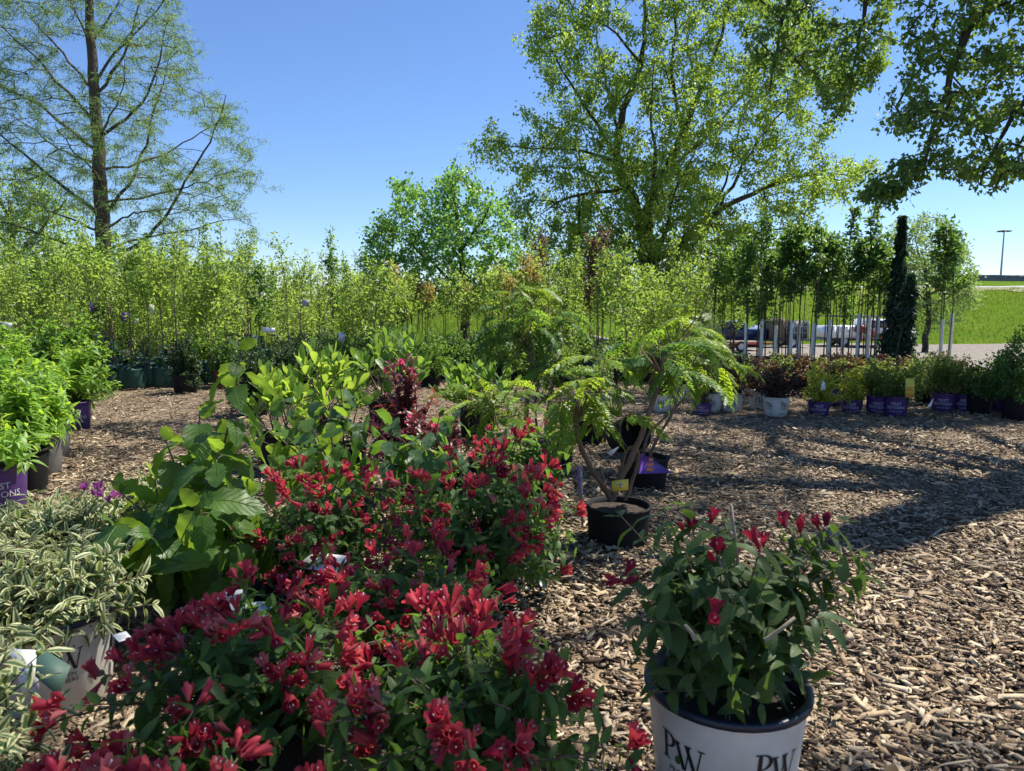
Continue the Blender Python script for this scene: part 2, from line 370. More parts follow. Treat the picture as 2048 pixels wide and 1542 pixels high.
# ------------------------------------------------------------------ leaf and flower shapes
def leaf_tpl(L, Wd, kind='ovate', nl=5, fold=.22, droop=.25, cross=1, wavy=0.0, seed=0, peak=.38):
    rg = np.random.default_rng(seed); rows = []; uv = []; faces4 = []; faces3 = []
    V = [(0, 0, 0)]; U = [(0, .5)]
    def width(u):
        if kind == 'ovate':   w = (u ** .62) * ((1 - u) ** .85); mx = ((.62 / 1.47) ** .62) * ((.85 / 1.47) ** .85)
        elif kind == 'vib':   w = (u ** .50) * ((1 - u) ** .68); mx = ((.50 / 1.18) ** .50) * ((.68 / 1.18) ** .68)
        elif kind == 'round': w = (u ** .45) * ((1 - u) ** .55); mx = ((.45) ** .45) * ((.55) ** .55)
        elif kind == 'obov':  w = (u ** 1.2) * ((1 - u) ** .5); mx = ((1.2 / 1.7) ** 1.2) * ((.5 / 1.7) ** .5)
        else:                 w = (u ** .8) * ((1 - u) ** .9); mx = ((.8 / 1.7) ** .8) * ((.9 / 1.7) ** .9)
        return Wd * .5 * w / mx
    k = 2 * cross + 1
    for i in range(1, nl):
        u = i / nl if kind != 'round' else .5 - .5 * math.cos(math.pi * i / nl)
        w = width(u); zc = -droop * L * u * u
        for j in range(k):
            v = (j - cross) / cross
            x = v * w; z = zc + fold * abs(x) + wavy * Wd * math.sin(u * 17 + abs(v) * 2 + seed) * abs(v) * .5
            y = u * L + (rg.uniform(-.02, .02) * L if abs(v) == 1 else 0)
            if kind == 'vib' and abs(v) == 1: x *= (1.05 if i % 2 else .90) + rg.uniform(-.04, .04)
            V.append((x, y, z)); U.append((u, .5 + .5 * v))
    V.append((0, L, -droop * L)); U.append((1, .5)); last = len(V) - 1
    for j in range(k - 1):
        faces3.append((0, 1 + j + 1, 1 + j)); b = 1 + (nl - 2) * k
        faces3.append((b + j, b + j + 1, last))
    for i in range(nl - 2):
        for j in range(k - 1):
            a = 1 + i * k + j; faces4.append((a, a + 1, a + k + 1, a + k))
    return (np.array(V, float), [np.array(faces3), np.array(faces4)] if faces4 else [np.array(faces3)], np.array(U, float))
def diamond_tpl(L, Wd, fold=.3):          # tiny far leaf: two folded triangles
    V = np.array([(0, 0, 0), (-Wd / 2, L * .42, fold * Wd), (0, L, -.15 * L), (Wd / 2, L * .42, fold * Wd)], float)
    return V, [np.array([(0, 3, 2), (0, 2, 1)])], np.array([(0, .5), (.4, 0), (1, .5), (.4, 1)], float)
def heart_tpl(L, Wd):                      # deltoid poplar leaf on its petiole
    V = np.array([(0, 0, 0), (-Wd * .46, L * .42, .02), (-Wd * .30, L * .90, .0), (0, L * 1.38, -.05), (Wd * .30, L * .90, .0), (Wd * .46, L * .42, .02), (0, L * .50, -.03), (.03, 0, 0)], float)
    return V, [np.array([(6, 2, 1), (6, 3, 2), (6, 4, 3), (6, 5, 4), (0, 7, 6)])], np.full((8, 2), .5)
def maple_tpl(S):
    pts = [(0, 0), (.42, .10), (.30, .28), (.55, .52), (.26, .52), (.20, .70), (0, 1.0), (-.20, .70), (-.26, .52), (-.55, .52), (-.30, .28), (-.42, .10)]
    V = np.array([(x * S, y * S, .10 * abs(x) * S - .12 * y * y * S) for x, y in pts] + [(0, .38 * S, -.03 * S)], float)
    return V, [np.array([(12, i, (i + 1) % 12) for i in range(12)])], np.full((13, 2), .5)
def flower_tpl(L=.045, R=.021, open_=1.0, seed=0):
    rg = np.random.default_rng(seed); n = 15; V = []; F = []
    ys = [0, .30, .56, .82, 1.0]; rs = [.20, .36, .58, .92, 1.22]; pet = rg.uniform(.94, 1.06, 5)
    for k, (y, r) in enumerate(zip(ys, rs)):
        for j in range(n):
            notch = j % 3 == 0; a = 2 * math.pi * (j + (0 if notch else (-.1 if j % 3 == 1 else .1))) / n
            w = [1, .97, .92, .84, .76][k] if notch else 1.0
            yy = y * L; rr = r * R * w * (1 if k < 3 else open_)
            if k == 4: yy = L * (.86 if notch else pet[j // 3]); rr *= 1.0 if notch else 1.0
            V.append((rr * math.cos(a), yy, rr * math.sin(a)))
    for k in range(4):
        for j in range(n):
            F.append((k * n + j, k * n + (j + 1) % n, (k + 1) * n + (j + 1) % n, (k + 1) * n + j))
    return np.array(V), np.array(F)
def flower_mesh(name, mats, L, R, open_, seed):
    b = Buf(); V, F = flower_tpl(L, R, open_, seed); b.add(V, F, 0)
    if open_ > .6:
        c = np.array([(.0016, 0, 0), (-.0016, 0, 0), (0, .0025, 0), (0, -.02, 0), (0, 0, .0016), (0, 0, -.0016)]) + np.array([0, L * 1.0, 0])
        b.add(c, np.array([(0, 2, 4), (4, 2, 1), (1, 2, 5), (5, 2, 0), (4, 3, 0), (1, 3, 4), (5, 3, 1), (0, 3, 5)]), 1)
    return b.mesh(name, mats, smooth=True)
def bud_mesh(name, mats, L, R):
    b = Buf(); rows = [(0, .25), (.3, .55), (.6, 1.0), (.85, .8), (1, .15)]; n = 7; V = []
    for y, r in rows:
        for j in range(n): V.append((r * R * math.cos(6.2832 * j / n), y * L, r * R * math.sin(6.2832 * j / n)))
    F = [(k * n + j, k * n + (j + 1) % n, (k + 1) * n + (j + 1) % n, (k + 1) * n + j) for k in range(4) for j in range(n)]
    b.add(np.array(V), np.array(F), 0); return b.mesh(name, mats, smooth=True)

def frames(pos, d, nh, sc):
    """(n,3,4) transforms: y along d, z near nh"""
    y = nrm(d); x = nrm(np.cross(y, nh)); z = np.cross(x, y)
    sc = np.broadcast_to(np.asarray(sc, float), (len(pos),))[:, None]
    return np.stack([x * sc, y * sc, z * sc, pos], -1)
MESHCACHE = {}
def tpl_meshes(key, tpls, mat):
    if key not in MESHCACHE:
        ms = []
        for t in tpls:
            b = Buf(); b.add(t[0], t[1], 0, 0, t[2]); ms.append(b.mesh(key, mat, smooth=True))
        MESHCACHE[key] = ms
    return MESHCACHE[key]
def place(root, name, key, tpls, mat, M, rng, cap=300, rest='foliage', score=None):
    """the first CAP largest-showing leaves as objects of their own, the rest as one part"""
    n = len(M)
    if n == 0: return
    base = np.array(root.location)
    if score is None:
        p = M[:, :, 3] + base
        score = -np.linalg.norm(p - np.array([0, 0, H_CAM]), axis=1) * .6 + p[:, 2] * .9 + rng.uniform(-.25, .25, n)
    order = np.argsort(-score); ms = tpl_meshes(key, tpls, mat)
    for i in order[:cap]:
        o = bpy.data.objects.new(name, ms[i % len(ms)]); COL.objects.link(o); o.parent = root
        m = M[i]; o.matrix_basis = Matrix(((*m[0],), (*m[1],), (*m[2],), (0, 0, 0, 1)))
    r = order[cap:]
    if len(r):
        b = Buf()
        for k, t in enumerate(tpls):
            s = r[(r % len(tpls)) == k]; b.many(t, M[s], 0, rng.uniform(0, 1, len(s)))
        b.build(rest, mat, root, smooth=True, kind='stuff')
def place_meshes(root, name, meshes, M, rng):
    for i in range(len(M)):
        o = bpy.data.objects.new(name, meshes[int(rng.integers(len(meshes)))]); COL.objects.link(o); o.parent = root
        m = M[i]; o.matrix_basis = Matrix(((*m[0],), (*m[1],), (*m[2],), (0, 0, 0, 1)))

# ------------------------------------------------------------------ shrubs
def bez(a, b, c, n):
    t = np.linspace(0, 1, n)[:, None]; return (1 - t) ** 2 * a + 2 * t * (1 - t) * b + t * t * c
def dome(rng, n, R, Hh, z0, low=-.15, shell=.55, lump=.16, sq=(1, 1)):
    th = rng.uniform(0, 2 * math.pi, n); s = rng.uniform(low, 1, n); c = np.sqrt(np.maximum(0, 1 - np.clip(s, 0, 1) ** 2))
    f = rng.uniform(shell, 1, n) * (1 + lump * np.sin(th * 3 + n) + lump * .7 * np.sin(th * 7 + 1.3 * n))
    return np.stack([R * sq[0] * c * np.cos(th) * f, R * sq[1] * c * np.sin(th) * f, z0 + Hh * np.clip(s, -.55, 1) * f], -1)
def shoots(rng, tips, z0, spread=.05, npt=7, lean=.35):
    out = []
    for tp in tips:
        a = np.array([rng.normal(0, spread), rng.normal(0, spread), z0])
        m = a + (tp - a) * np.array([lean, lean, .62]) + rng.normal(0, .02, 3)
        out.append(bez(a, m, tp, npt))
    return out
def shoot_leaves(rng, paths, spacing, tmin, out=.9, along=.55, droop=.12, upn=.8, jitter=.25, pair=2, taper=.35):
    P, Dd, Nn, S = [], [], [], []
    for p in paths:
        seg = np.linalg.norm(np.diff(p, axis=0), axis=1); L = seg.sum(); cum = np.concatenate([[0], np.cumsum(seg)]) / L
        k = max(2, int(L * (1 - tmin) / spacing)); ph = rng.uniform(0, 6.28)
        for i in range(k):
            t = tmin + (1 - tmin) * (i + rng.uniform(.2, .8)) / k
            q = np.array([np.interp(t, cum, p[:, c]) for c in range(3)])
            j = min(len(p) - 2, int(np.searchsorted(cum, t) - 1)); j = max(j, 0); tg = p[j + 1] - p[j]; tg = tg / np.linalg.norm(tg)
            a = np.cross(tg, [.3, .2, 1.0]); a /= max(np.linalg.norm(a), 1e-6); b = np.cross(tg, a)
            for s in range(pair):
                an = ph + i * 1.571 + s * math.pi + rng.normal(0, .25)
                side = math.cos(an) * a + math.sin(an) * b
                d = along * tg + out * side + np.array([0, 0, -droop]) + rng.normal(0, jitter, 3) * .6
                P.append(q); Dd.append(d); Nn.append(tg * .5 + UP * upn + rng.normal(0, jitter, 3)); S.append((1 - taper * abs(t - .6)) * rng.uniform(.55, 1.2))
    return np.array(P), np.array(Dd), np.array(Nn), np.array(S)
def stems_part(root, paths, r0, r1, mat, name='stem', sides=5, each=False):
    if each:
        for p in paths:
            b = Buf(); b.tube(p, np.linspace(r0, r1, len(p)), sides); b.build(name, mat, root, smooth=True)
    else:
        b = Buf()
        for p in paths: b.tube(p, np.linspace(r0, r1, len(p)), 4)
        b.build(name, mat, root, smooth=True)

def glyph_mesh(text, size):
    cu = bpy.data.curves.new('t', 'FONT'); cu.body = text; cu.size = size; cu.align_x = 'CENTER'; cu.resolution_u = 2
    o = bpy.data.objects.new('t', cu); COL.objects.link(o)
    dg = bpy.context.evaluated_depsgraph_get(); dg.update(); me = bpy.data.meshes.new_from_object(o.evaluated_get(dg))
    me.calc_loop_triangles()
    v = np.array([x.co[:] for x in me.vertices]); f = np.array([t.vertices[:] for t in me.loop_triangles])
    bpy.data.objects.remove(o); bpy.data.curves.remove(cu); bpy.data.meshes.remove(me)
    return v, f
GLY = {}
def words_on(buf, text, size, ang, zc, rfun, mat=0, off=.0014):
    key = text
    if key not in GLY: GLY[key] = glyph_mesh(text, 1.0)
    v, f = GLY[key]
    if len(v) == 0: return
    x = v[:, 0] * size; z = zc + v[:, 1] * size; r = rfun(z) + off; a = ang + x / r
    buf.add(np.stack([r * np.cos(a), r * np.sin(a), z], -1), f, mat)
def pw_on(buf, size, ang, zc, rfun, leaf=True):
    """the serif P and W with a leaf between, wrapped on the pot"""
    polys = []
    def rect(x0, y0, x1, y1): polys.append([(x0, y0), (x1, y0), (x1, y1), (x0, y1)])
    rect(.06, .05, .19, .95); rect(-.04, 0, .29, .05); rect(-.04, .95, .19, 1.0)
    for i in range(10):                                      # bowl of the P
        a0 = -math.pi / 2 + math.pi * i / 10; a1 = a0 + math.pi / 10
        def o(a, k): return (.19 + (.36 if k else .23) * math.cos(a), .72 + (.28 if k else .235) * math.sin(a))
        polys.append([o(a0, 0), o(a0, 1), o(a1, 1), o(a1, 0)])
    def stroke(xa, ya, xb, yb, w): polys.append([(xa - w / 2, ya), (xa + w / 2, ya), (xb + w / 2, yb), (xb - w / 2, yb)])
    stroke(.62, .80, .86, -.08, .13); stroke(.90, -.08, 1.08, .80, .05); stroke(.98, .80, 1.24, -.08, .13); stroke(1.28, -.08, 1.48, .80, .05)
    rect(.50, .80, .76, .84); rect(.90, .80, 1.16, .84); rect(1.36, .80, 1.60, .84)
    def wrap(pl, off):
        a = np.array(pl, float); x = (a[:, 0] - .76) * size; z = zc + (a[:, 1] - .45) * size; r = rfun(z) + off
        an = ang + x / r; return np.stack([r * np.cos(an), r * np.sin(an), z], -1)
    for i, pl in enumerate(polys): buf.poly(wrap(pl, .0012 + i * .00006), 0)
    if leaf: buf.poly(wrap([(.52, .10), (.60, .02), (.72, .06), (.76, .20), (.72, .34), (.60, .32), (.53, .22)], .0030), 1)

def pot(root, rt, rb, h, mat, rim=None, style=None, face=None, tilt=0.0, soil=True):
    """nursery pot with a lip, an inside and soil; prints as sub-parts"""
    b = Buf(); lip = rt + .009
    b.lathe([(0, 0), (rb, 0), (rb + (rt - rb) * .1, h * .02), (rt - (rt - rb) * .12, h * .86)], 32, 0)
    b.lathe([(rt - (rt - rb) * .12, h * .86), (rt - (rt - rb) * .04, h * .945)], 32, 0)
    b.lathe([(rt - (rt - rb) * .04, h * .945), (lip, h * .95), (lip, h * .99), (lip - .003, h), (rt - .008, h), (rt - .012, h * .8), (rt - .016, h * .55)], 32, 1 if rim else 0)
    o = b.build('pot', [mat, rim] if rim else [mat], root, smooth=False)
    o.rotation_euler = (tilt, 0, 0)
    if soil:
        s = Buf(); zs = h * .84; rr = rt - .011
        an = np.arange(20) * 2 * math.pi / 20; V = [(0, 0, zs + .012)]; rg = np.random.default_rng(int(rt * 1e4))
        for k, f in ((1, .5), (2, 1.0)):
            for a in an: V.append((rr * f * math.cos(a), rr * f * math.sin(a), zs + rg.uniform(-.008, .012)))
        F3 = [(0, 1 + j, 1 + (j + 1) % 20) for j in range(20)]; F4 = [(1 + j, 21 + j, 21 + (j + 1) % 20, 1 + (j + 1) % 20) for j in range(20)]
        s.add(np.array(V), [np.array(F3), np.array(F4)], 0); s.build('soil', MAT['soil'], o, smooth=False)
    rf = lambda z: rb + (rt - rb) * (.1 + .78 * np.clip((z / h - .02) / .84, 0, 1))
    if style:
        loc = np.array(root.location); a0 = math.atan2(-loc[1], -loc[0]) - root.rotation_euler.z if face is None else face
        p = Buf()
        if style == 'pw':
            sz = rt * .38
            for da in (-.55, .70):
                p = Buf(); pw_on(p, sz, a0 + da, h * .64, rf)
                words_on(p, 'PROVEN', sz * .27, a0 + da, h * .64 - sz * .82, rf); words_on(p, 'WINNERS', sz * .27, a0 + da, h * .64 - sz * 1.08, rf)
                p.build('printed_logo', [MAT['ink'], MAT['inkgreen']], o)
        elif style == 'pw1':
            sz = rt * .52; pw_on(p, sz, a0, h * .56, rf)
            words_on(p, 'PROVEN', sz * .27, a0, h * .56 - sz * .82, rf); words_on(p, 'WINNERS', sz * .27, a0, h * .56 - sz * 1.08, rf)
            p.build('printed_logo', [MAT['ink'], MAT['inkgreen']], o)
        elif style == 'fe':
            sz = rt * .34
            words_on(p, 'FIRST', sz, a0, h * .58, rf); words_on(p, 'EDITIONS', sz, a0, h * .58 - sz * .95, rf)
            words_on(p, 'SHRUBS & TREES', sz * .42, a0, h * .58 - sz * 1.75, rf)
            p.build('printed_logo', [MAT['inkwhite']], o)
    return o

W_T = [leaf_tpl(.070, w_, 'ovate', 6, f_, d, 1, .08, i) for i, (d, w_, f_) in enumerate(((.10, .028, .35), (.35, .034, .2), (.6, .030, .45), (.95, .032, .3), (.25, .026, -.15), (.5, .036, .1)))]
W_TN = [leaf_tpl(.075, .033, 'ovate', 4, .25, d, 1, 0, i) for i, d in enumerate((.15, .35, .6))]
V_T = [leaf_tpl(.175, .125, 'vib', 11, f_, d, 2, .08, i) for i, (d, f_) in enumerate(((.12, .14), (.3, .30), (.55, .10), (.8, .22), (.4, -.12)))]
VA_T = [leaf_tpl(.064, .0185, 'ovate', 5, .34, d, 2, .08, i) for i, d in enumerate((.1, .3, .55))]
RH_T = [leaf_tpl(.150, .055, 'obov', 5, .20, d, 1, .02, i) for i, d in enumerate((-.15, .1, .3))]
LI_T = [leaf_tpl(.085, .026, 'lance', 4, .25, d, 1, 0, i) for i, d in enumerate((.2, .45, .75))]
NB_T = [leaf_tpl(.060, .022, 'lance', 4, .25, d, 1, 0, i) for i, d in enumerate((.1, .35, .6))]

FL = [flower_mesh('flower', [LM['petal'], LM['stigma']], .046, .0150, 1.0, 1), flower_mesh('flower', [LM['petal'], LM['stigma']], .048, .0140, .85, 2),
      flower_mesh('flower', [LM['petaldark'], LM['stigma']], .042, .0145, 1.0, 3), bud_mesh('flower_bud', [LM['petaldark']], .040, .0085), flower_mesh('flower', [LM['petal'], LM['stigma']], .048, .0135, .62, 4)]
FL = FL + [bud_mesh('flower_bud', [LM['petal']], .036, .0075), flower_mesh('flower', [LM['petalfade'], LM['stigma']], .042, .0140, .9, 8), flower_mesh('flower', [LM['petal'], LM['stigma']], .042, .0155, 1.0, 9)]
FLB = FL[2:4] + [bud_mesh('flower_bud', [LM['petal']], .044, .0105)]
FLP = [flower_mesh('flower', [LM['petalpink'], LM['stigma']], .034, .018, 1.0, 1), flower_mesh('flower', [LM['petalpink'], LM['stigma']], .034, .015, .7, 2)]
FLV = [flower_mesh('flower', [LM['petalpurple'], LM['stigma']], .034, .016, 1.0, 5), flower_mesh('flower', [LM['petalpurple'], LM['stigma']], .034, .013, .6, 6)]

def flowers_at(root, rng, tips, dirs, k, meshes, sc=1.0, spread=.9):
    P, Dd = [], []
    for tp, d in zip(tips, dirs):
        for _ in range(int(rng.integers(k[0], k[1] + 1))):
            dd = nrm(d * .8 + UP * .35 + rng.normal(0, spread * .6, 3)); P.append(tp + dd * .008 + rng.normal(0, .008, 3)); Dd.append(dd)
    P = np.array(P); Dd = np.array(Dd)
    place_meshes(root, 'flower', meshes, frames(P, Dd, nrm(rng.normal(0, 1, (len(P), 3))), sc * rng.uniform(.68, 1.12, len(P))), rng)
def weigela(name, label, base, seed, R, Hh, z0, ntip, nflower, potspec=None, mat='weigela', cap=280, k=(3, 6), sq=(1, 1), low=-.05, scale=1.0, group=None, meshes=FL, tmin=.35, spacing=.034, extra=None):
    rng = np.random.default_rng(seed); root = thing(name, label, 'shrub', base, 0, group)
    if potspec: pot(root, **potspec)
    tips = dome(rng, ntip, R, Hh, z0 + .06, low, .62, .12, sq)
    if extra is not None: tips = np.concatenate([tips, extra])
    paths = shoots(rng, tips, z0, .04)
    stems_part(root, paths, .0035, .0014, MAT['stem'])
    P, Dd, Nn, S = shoot_leaves(rng, paths, spacing, tmin)
    place(root, 'leaf', 'leaf_' + mat, W_T, LM[mat], frames(P, Dd, Nn, S * scale), rng, cap)
    if nflower:
        sel = np.argsort(-(tips[:, 2] + .25 * np.linalg.norm(tips[:, :2], axis=1) - .3 * tips[:, 1] + rng.uniform(-.16, .16, ntip)))[:nflower]
        dirs = np.array([nrm(paths[i][-1] - paths[i][-2]) for i in sel])
        flowers_at(root, rng, tips[sel], dirs, k, meshes)
    return root, paths

# ------------------------------------------------------------------ trees grown towards a crown
def inpoly(x, y, poly):
    p = np.array(poly, float); n = len(p); c = np.zeros(len(x), bool); j = n - 1
    for i in range(n):
        yi, yj, xi, xj = p[i, 1], p[j, 1], p[i, 0], p[j, 0]
        with np.errstate(divide='ignore', invalid='ignore'):
            t = ((yi > y) != (yj > y)) & (x < (xj - xi) * (y - yi) / (yj - yi + 1e-12) + xi)
        c ^= t; j = i
    return c
def crown_points(rng, poly, Y, thick, n, hole=.0, hs=110.0):
    """points filling a crown: its outline seen from the front, thick in depth"""
    p = np.array(poly, float); lo, hi = p.min(0), p.max(0); cx, cy = p.mean(0); out = []
    ph = rng.uniform(0, 6.28, 6)
    while len(out) < n:
        x = rng.uniform(lo[0], hi[0], 400); y = rng.uniform(lo[1], hi[1], 400)
        ok = inpoly(x, y, poly)
        f = np.sin(x / hs * 2.1 + ph[0]) + np.sin(y / hs * 2.7 + ph[1]) + np.sin((x + y) / hs * 1.6 + ph[2]) + np.sin((x - 1.3 * y) / hs * 3.1 + ph[3])
        ok &= f > -2.2 + hole * 2.2
        e = 1 - np.clip(np.maximum(abs(x - cx) / (hi[0] - lo[0]), abs(y - cy) / (hi[1] - lo[1])) * 1.75, 0, .9)
        dz = rng.uniform(-1, 1, 400) * thick * (.25 + .75 * e)
        for i in np.nonzero(ok)[0]: out.append(D(x[i], y[i], Y + dz[i]))
    out = np.array(out[:n]); cc = out.mean(0); k = rng.uniform(0, 1, n) < .10
    rad_ = np.linalg.norm((out - cc) / (np.ptp(out, axis=0) + 1e-6), axis=1); k &= rad_ > .30
    out[k] += (out[k] - cc) * rng.uniform(.04, .20, (k.sum(), 1)); return out
def limb(pts, Y, dy=0.0, y0=0.0):
    n = len(pts); return np.array([D(x, y, Y + y0 + (dy - y0) * (i / max(1, n - 1))) for i, (x, y) in enumerate(pts)])
def resample(p, step):
    s = np.concatenate([[0], np.cumsum(np.linalg.norm(np.diff(p, axis=0), axis=1))]); n = max(2, int(s[-1] / step) + 1)
    t = np.linspace(0, s[-1], n); q = np.stack([np.interp(t, s, p[:, k]) for k in range(3)], -1)
    if n > 4:                                                   # soften the corners
        for _ in range(2): q[1:-1] = .25 * q[:-2] + .5 * q[1:-1] + .25 * q[2:]
    return q
def grow(rng, limbs, attrs, step, jit=.22, sag=0.0, rt=.006, pw=.45, maxlen=9.0, zw=1.0):
    cap = 4000 + len(attrs) * 14; pos = np.zeros((cap, 3)); par = np.full(cap, -1); fix = np.zeros(cap); n = 0; isl = np.zeros(cap, bool)
    for p, r0, r1 in limbs:
        q = resample(p, step); q[1:-1] += rng.normal(0, step * .07, (len(q) - 2, 3)); k = len(q)
        prev = -1
        if n: prev = int(np.argmin(np.linalg.norm(pos[:n] - q[0], axis=1)))
        for i in range(k):
            pos[n] = q[i]; par[n] = prev; fix[n] = r0 + (r1 - r0) * i / (k - 1); isl[n] = True; prev = n; n += 1
    d0 = np.array([np.min(np.linalg.norm(pos[:n] - a, axis=1)) for a in attrs]); term = []
    for ai in np.argsort(d0):
        a = attrs[ai]; dd = np.linalg.norm((pos[:n] - a) * np.array([1, 1, zw]), axis=1) + .35 * np.maximum(0, pos[:n, 2] - a[2]); i = int(np.argmin(dd)); v = a - pos[i]; L = np.linalg.norm(v)
        if L > maxlen: continue
        m = max(1, int(L / step)); prev = i; base = pos[i].copy()
        if n + m >= cap: break
        off = rng.normal(0, 1, 3) * L * jit * .5
        for k in range(1, m + 1):
            t = k / m; q = base + v * t + off * math.sin(t * math.pi) + np.array([0, 0, -sag * L * math.sin(t * math.pi)])
            if k < m: q = q + rng.normal(0, step * jit * .5, 3)
            pos[n] = q; par[n] = prev; prev = n; n += 1
        term.append(n - 1)
    pos, par, fix, isl = pos[:n], par[:n], fix[:n], isl[:n]
    cnt = np.zeros(n); cnt[term] = 1
    for i in range(n - 1, -1, -1):
        if par[i] >= 0: cnt[par[i]] += cnt[i]
    rad = np.where(isl, fix, rt * np.maximum(cnt, .6) ** pw)
    for i in range(n):
        if par[i] >= 0 and not isl[i]: rad[i] = min(rad[i], rad[par[i]] * .92)
    return pos, par, rad, isl, np.array(term)
def wood(buf, pos, par, rad, sel, sides=(3, 7)):
    n = len(pos); main = np.full(n, -1); best = np.zeros(n); used = np.zeros(n, bool)
    for i in range(n):
        p = par[i]
        if p >= 0 and rad[i] > best[p]: best[p] = rad[i]; main[p] = i
    for i in range(n):
        if not sel[i]: continue
        p = par[i]
        if p >= 0 and main[p] == i and sel[p]: continue
        ch = [p] if p >= 0 else []
        rr = [min(rad[p], rad[i])] if p >= 0 else []
        j = i
        while j >= 0 and sel[j]:
            ch.append(j); rr.append(rad[j]); j = main[j]
        if len(ch) > 1: buf.tube(pos[ch], rr, sides[1] if rr[0] > .05 else (4 if rr[0] > .015 else sides[0]))
def leaves_on(rng, pos, par, nodes, per, spread, droop=.3, upn=.7, size=(.7, 1.2)):
    idx = np.repeat(nodes, per); q = pos[np.maximum(par[idx], 0)]; t = rng.uniform(0, 1.1, len(idx))[:, None]
    tg = nrm(pos[idx] - q); P = q + (pos[idx] - q) * t + rng.normal(0, spread, (len(idx), 3))
    d = tg * .4 + rng.normal(0, .7, (len(idx), 3)) + np.array([0, 0, -droop]); nh = UP * upn + rng.normal(0, .6, (len(idx), 3))
    return frames(P, d, nh, rng.uniform(*size, len(idx)))
def make_tree(name, label, seed, limbs, attrs, step, tpl, mat, bark, per, spread, droop=.3, jit=.22, sag=0., rt=.006, extra=0, branch_name='branch', upn=.7, rnd_by=None, size=(.7, 1.2), pw=.45, twigmat=None, ntrunk=1, zw=1.0):
    rng = np.random.default_rng(seed); base = limbs[0][0][0].copy()
    pos, par, rad, isl, term = grow(rng, limbs, attrs, step, jit, sag, rt, pw, zw=zw)
    root = thing(name, label, 'tree', base)
    k = 0; pos = pos - base
    lens = [len(resample(p, step)) for p, _, _ in limbs]; off = np.concatenate([[0], np.cumsum(lens)])
    for li in range(len(limbs)):
        sel = np.zeros(len(pos), bool); sel[off[li]:off[li + 1]] = True
        b = Buf()
        b.tube(pos[off[li]:off[li + 1]] if li == 0 else np.concatenate([pos[par[off[li]]][None], pos[off[li]:off[li + 1]]]),
               rad[off[li]:off[li + 1]] if li == 0 else np.concatenate([[rad[off[li]]], rad[off[li]:off[li + 1]]]), 9 if li == 0 else 7)
        b.build('trunk' if li < ntrunk else branch_name, bark, root, smooth=True)
    b = Buf(); wood(b, pos, par, rad, ~isl); 
    if b.n: b.build('twigs', twigmat or bark, root, smooth=True, kind='stuff')
    nodes = term
    if extra:                                     # leaves along the inner twigs as well
        tw = np.nonzero(~isl & (rad < np.quantile(rad[~isl], .8)))[0]; nodes = np.concatenate([term, rng.choice(tw, min(extra, len(tw)), replace=False)])
    M = leaves_on(rng, pos, par, nodes, per, spread, droop, upn, size)
    b = Buf(); b.many(tpl, M, 0, rng.uniform(0, 1, len(M))); b.build('crown', mat, root, kind='stuff')
    return root

# ------------------------------------------------------------------ the setting
def T(x, y):
    x = np.asarray(x, float); y = np.asarray(y, float)
    rx = sm((x - 1.0) / 7.0)
    z = -2.35 * sm((y - 10.5) / 44.0) * rx
    rr = sm((x / np.maximum(y, 1) - .05) / .25)
    z = z + (np.clip((y - 62) / 43.0, 0, 1.0) * 5.4 + np.clip((y - 105) / 37.0, 0, 1.0) * 1.9) * rr * rx
    z = z + 4.6 * sm((y - 70) / 230.0) * sm((x / np.maximum(y, 1) + .45) / .5) * (1 - rr)
    z = z + (rr * 0 + .10) * np.sin(x * .35 + 1) * np.sin(y * .27) * sm((y - 14) / 10)
    return z
def sheet(name, mat, xs, ys, dz, kind='structure', parent=None, inside=None, rnd=0.0):
    X, Y = np.meshgrid(xs, ys); Z = T(X, Y) + dz; nx, ny = len(xs), len(ys)
    if rnd: Z = Z + np.random.default_rng(5).normal(0, rnd, Z.shape)
    i = np.arange(ny - 1)[:, None] * nx + np.arange(nx - 1)[None]
    F = np.stack([i, i + 1, i + nx + 1, i + nx], -1).reshape(-1, 4)
    if inside is not None:
        cx = (X[:-1, :-1] + X[1:, 1:]) / 2; cy = (Y[:-1, :-1] + Y[1:, 1:]) / 2; F = F[inside(cx, cy).ravel()]
    b = Buf(); b.add(np.stack([X, Y, Z], -1).reshape(-1, 3), F); return b.build(name, mat, parent, smooth=True, kind=kind)
def spaced(a, b, n, p): 
    t = np.linspace(-1, 1, n); return (a + b) / 2 + (b - a) / 2 * np.sign(t) * abs(t) ** p
ys_far = np.concatenate([np.linspace(-12, 60, 80), np.linspace(61.5, 160, 60), np.linspace(175, 1500, 24)])
sheet('ground', MAT['grass'], spaced(-1100, 1100, 150, 3.0), ys_far, -.035)
def wob(x, k=0.): return .35 * np.sin(x * 1.7 + k) + .22 * np.sin(x * 4.1 + 2 * k)
mulch = sheet('mulch_ground', MAT['mulch'], np.linspace(-14, 14, 150), np.linspace(-6, 18, 130), .0,
              inside=lambda x, y: y < np.where(x > 2, 11.6, 17.0) + wob(x), rnd=.006)
sheet('gravel_lot', MAT['gravel'], np.linspace(1.5, 62, 130), np.linspace(10.8, 62, 140), -.012,
      inside=lambda x, y: (y > 11.2 + wob(x, 1)) & (y < 59.5 + wob(x * .3) * 1.5) & (x > 2.4 + wob(y)))
sheet('dry_verge', MAT['drygrass'], np.linspace(14, 330, 110), np.linspace(92, 104.5, 24), .03, inside=lambda x, y: y > 98 + 2.2 * np.sin(x * .21) + 1.5 * np.sin(x * .6) + 1.2 * np.sin(x * 1.7))
sheet('road', MAT['road'], np.linspace(14, 330, 90), np.linspace(104.5, 111, 8), .06)

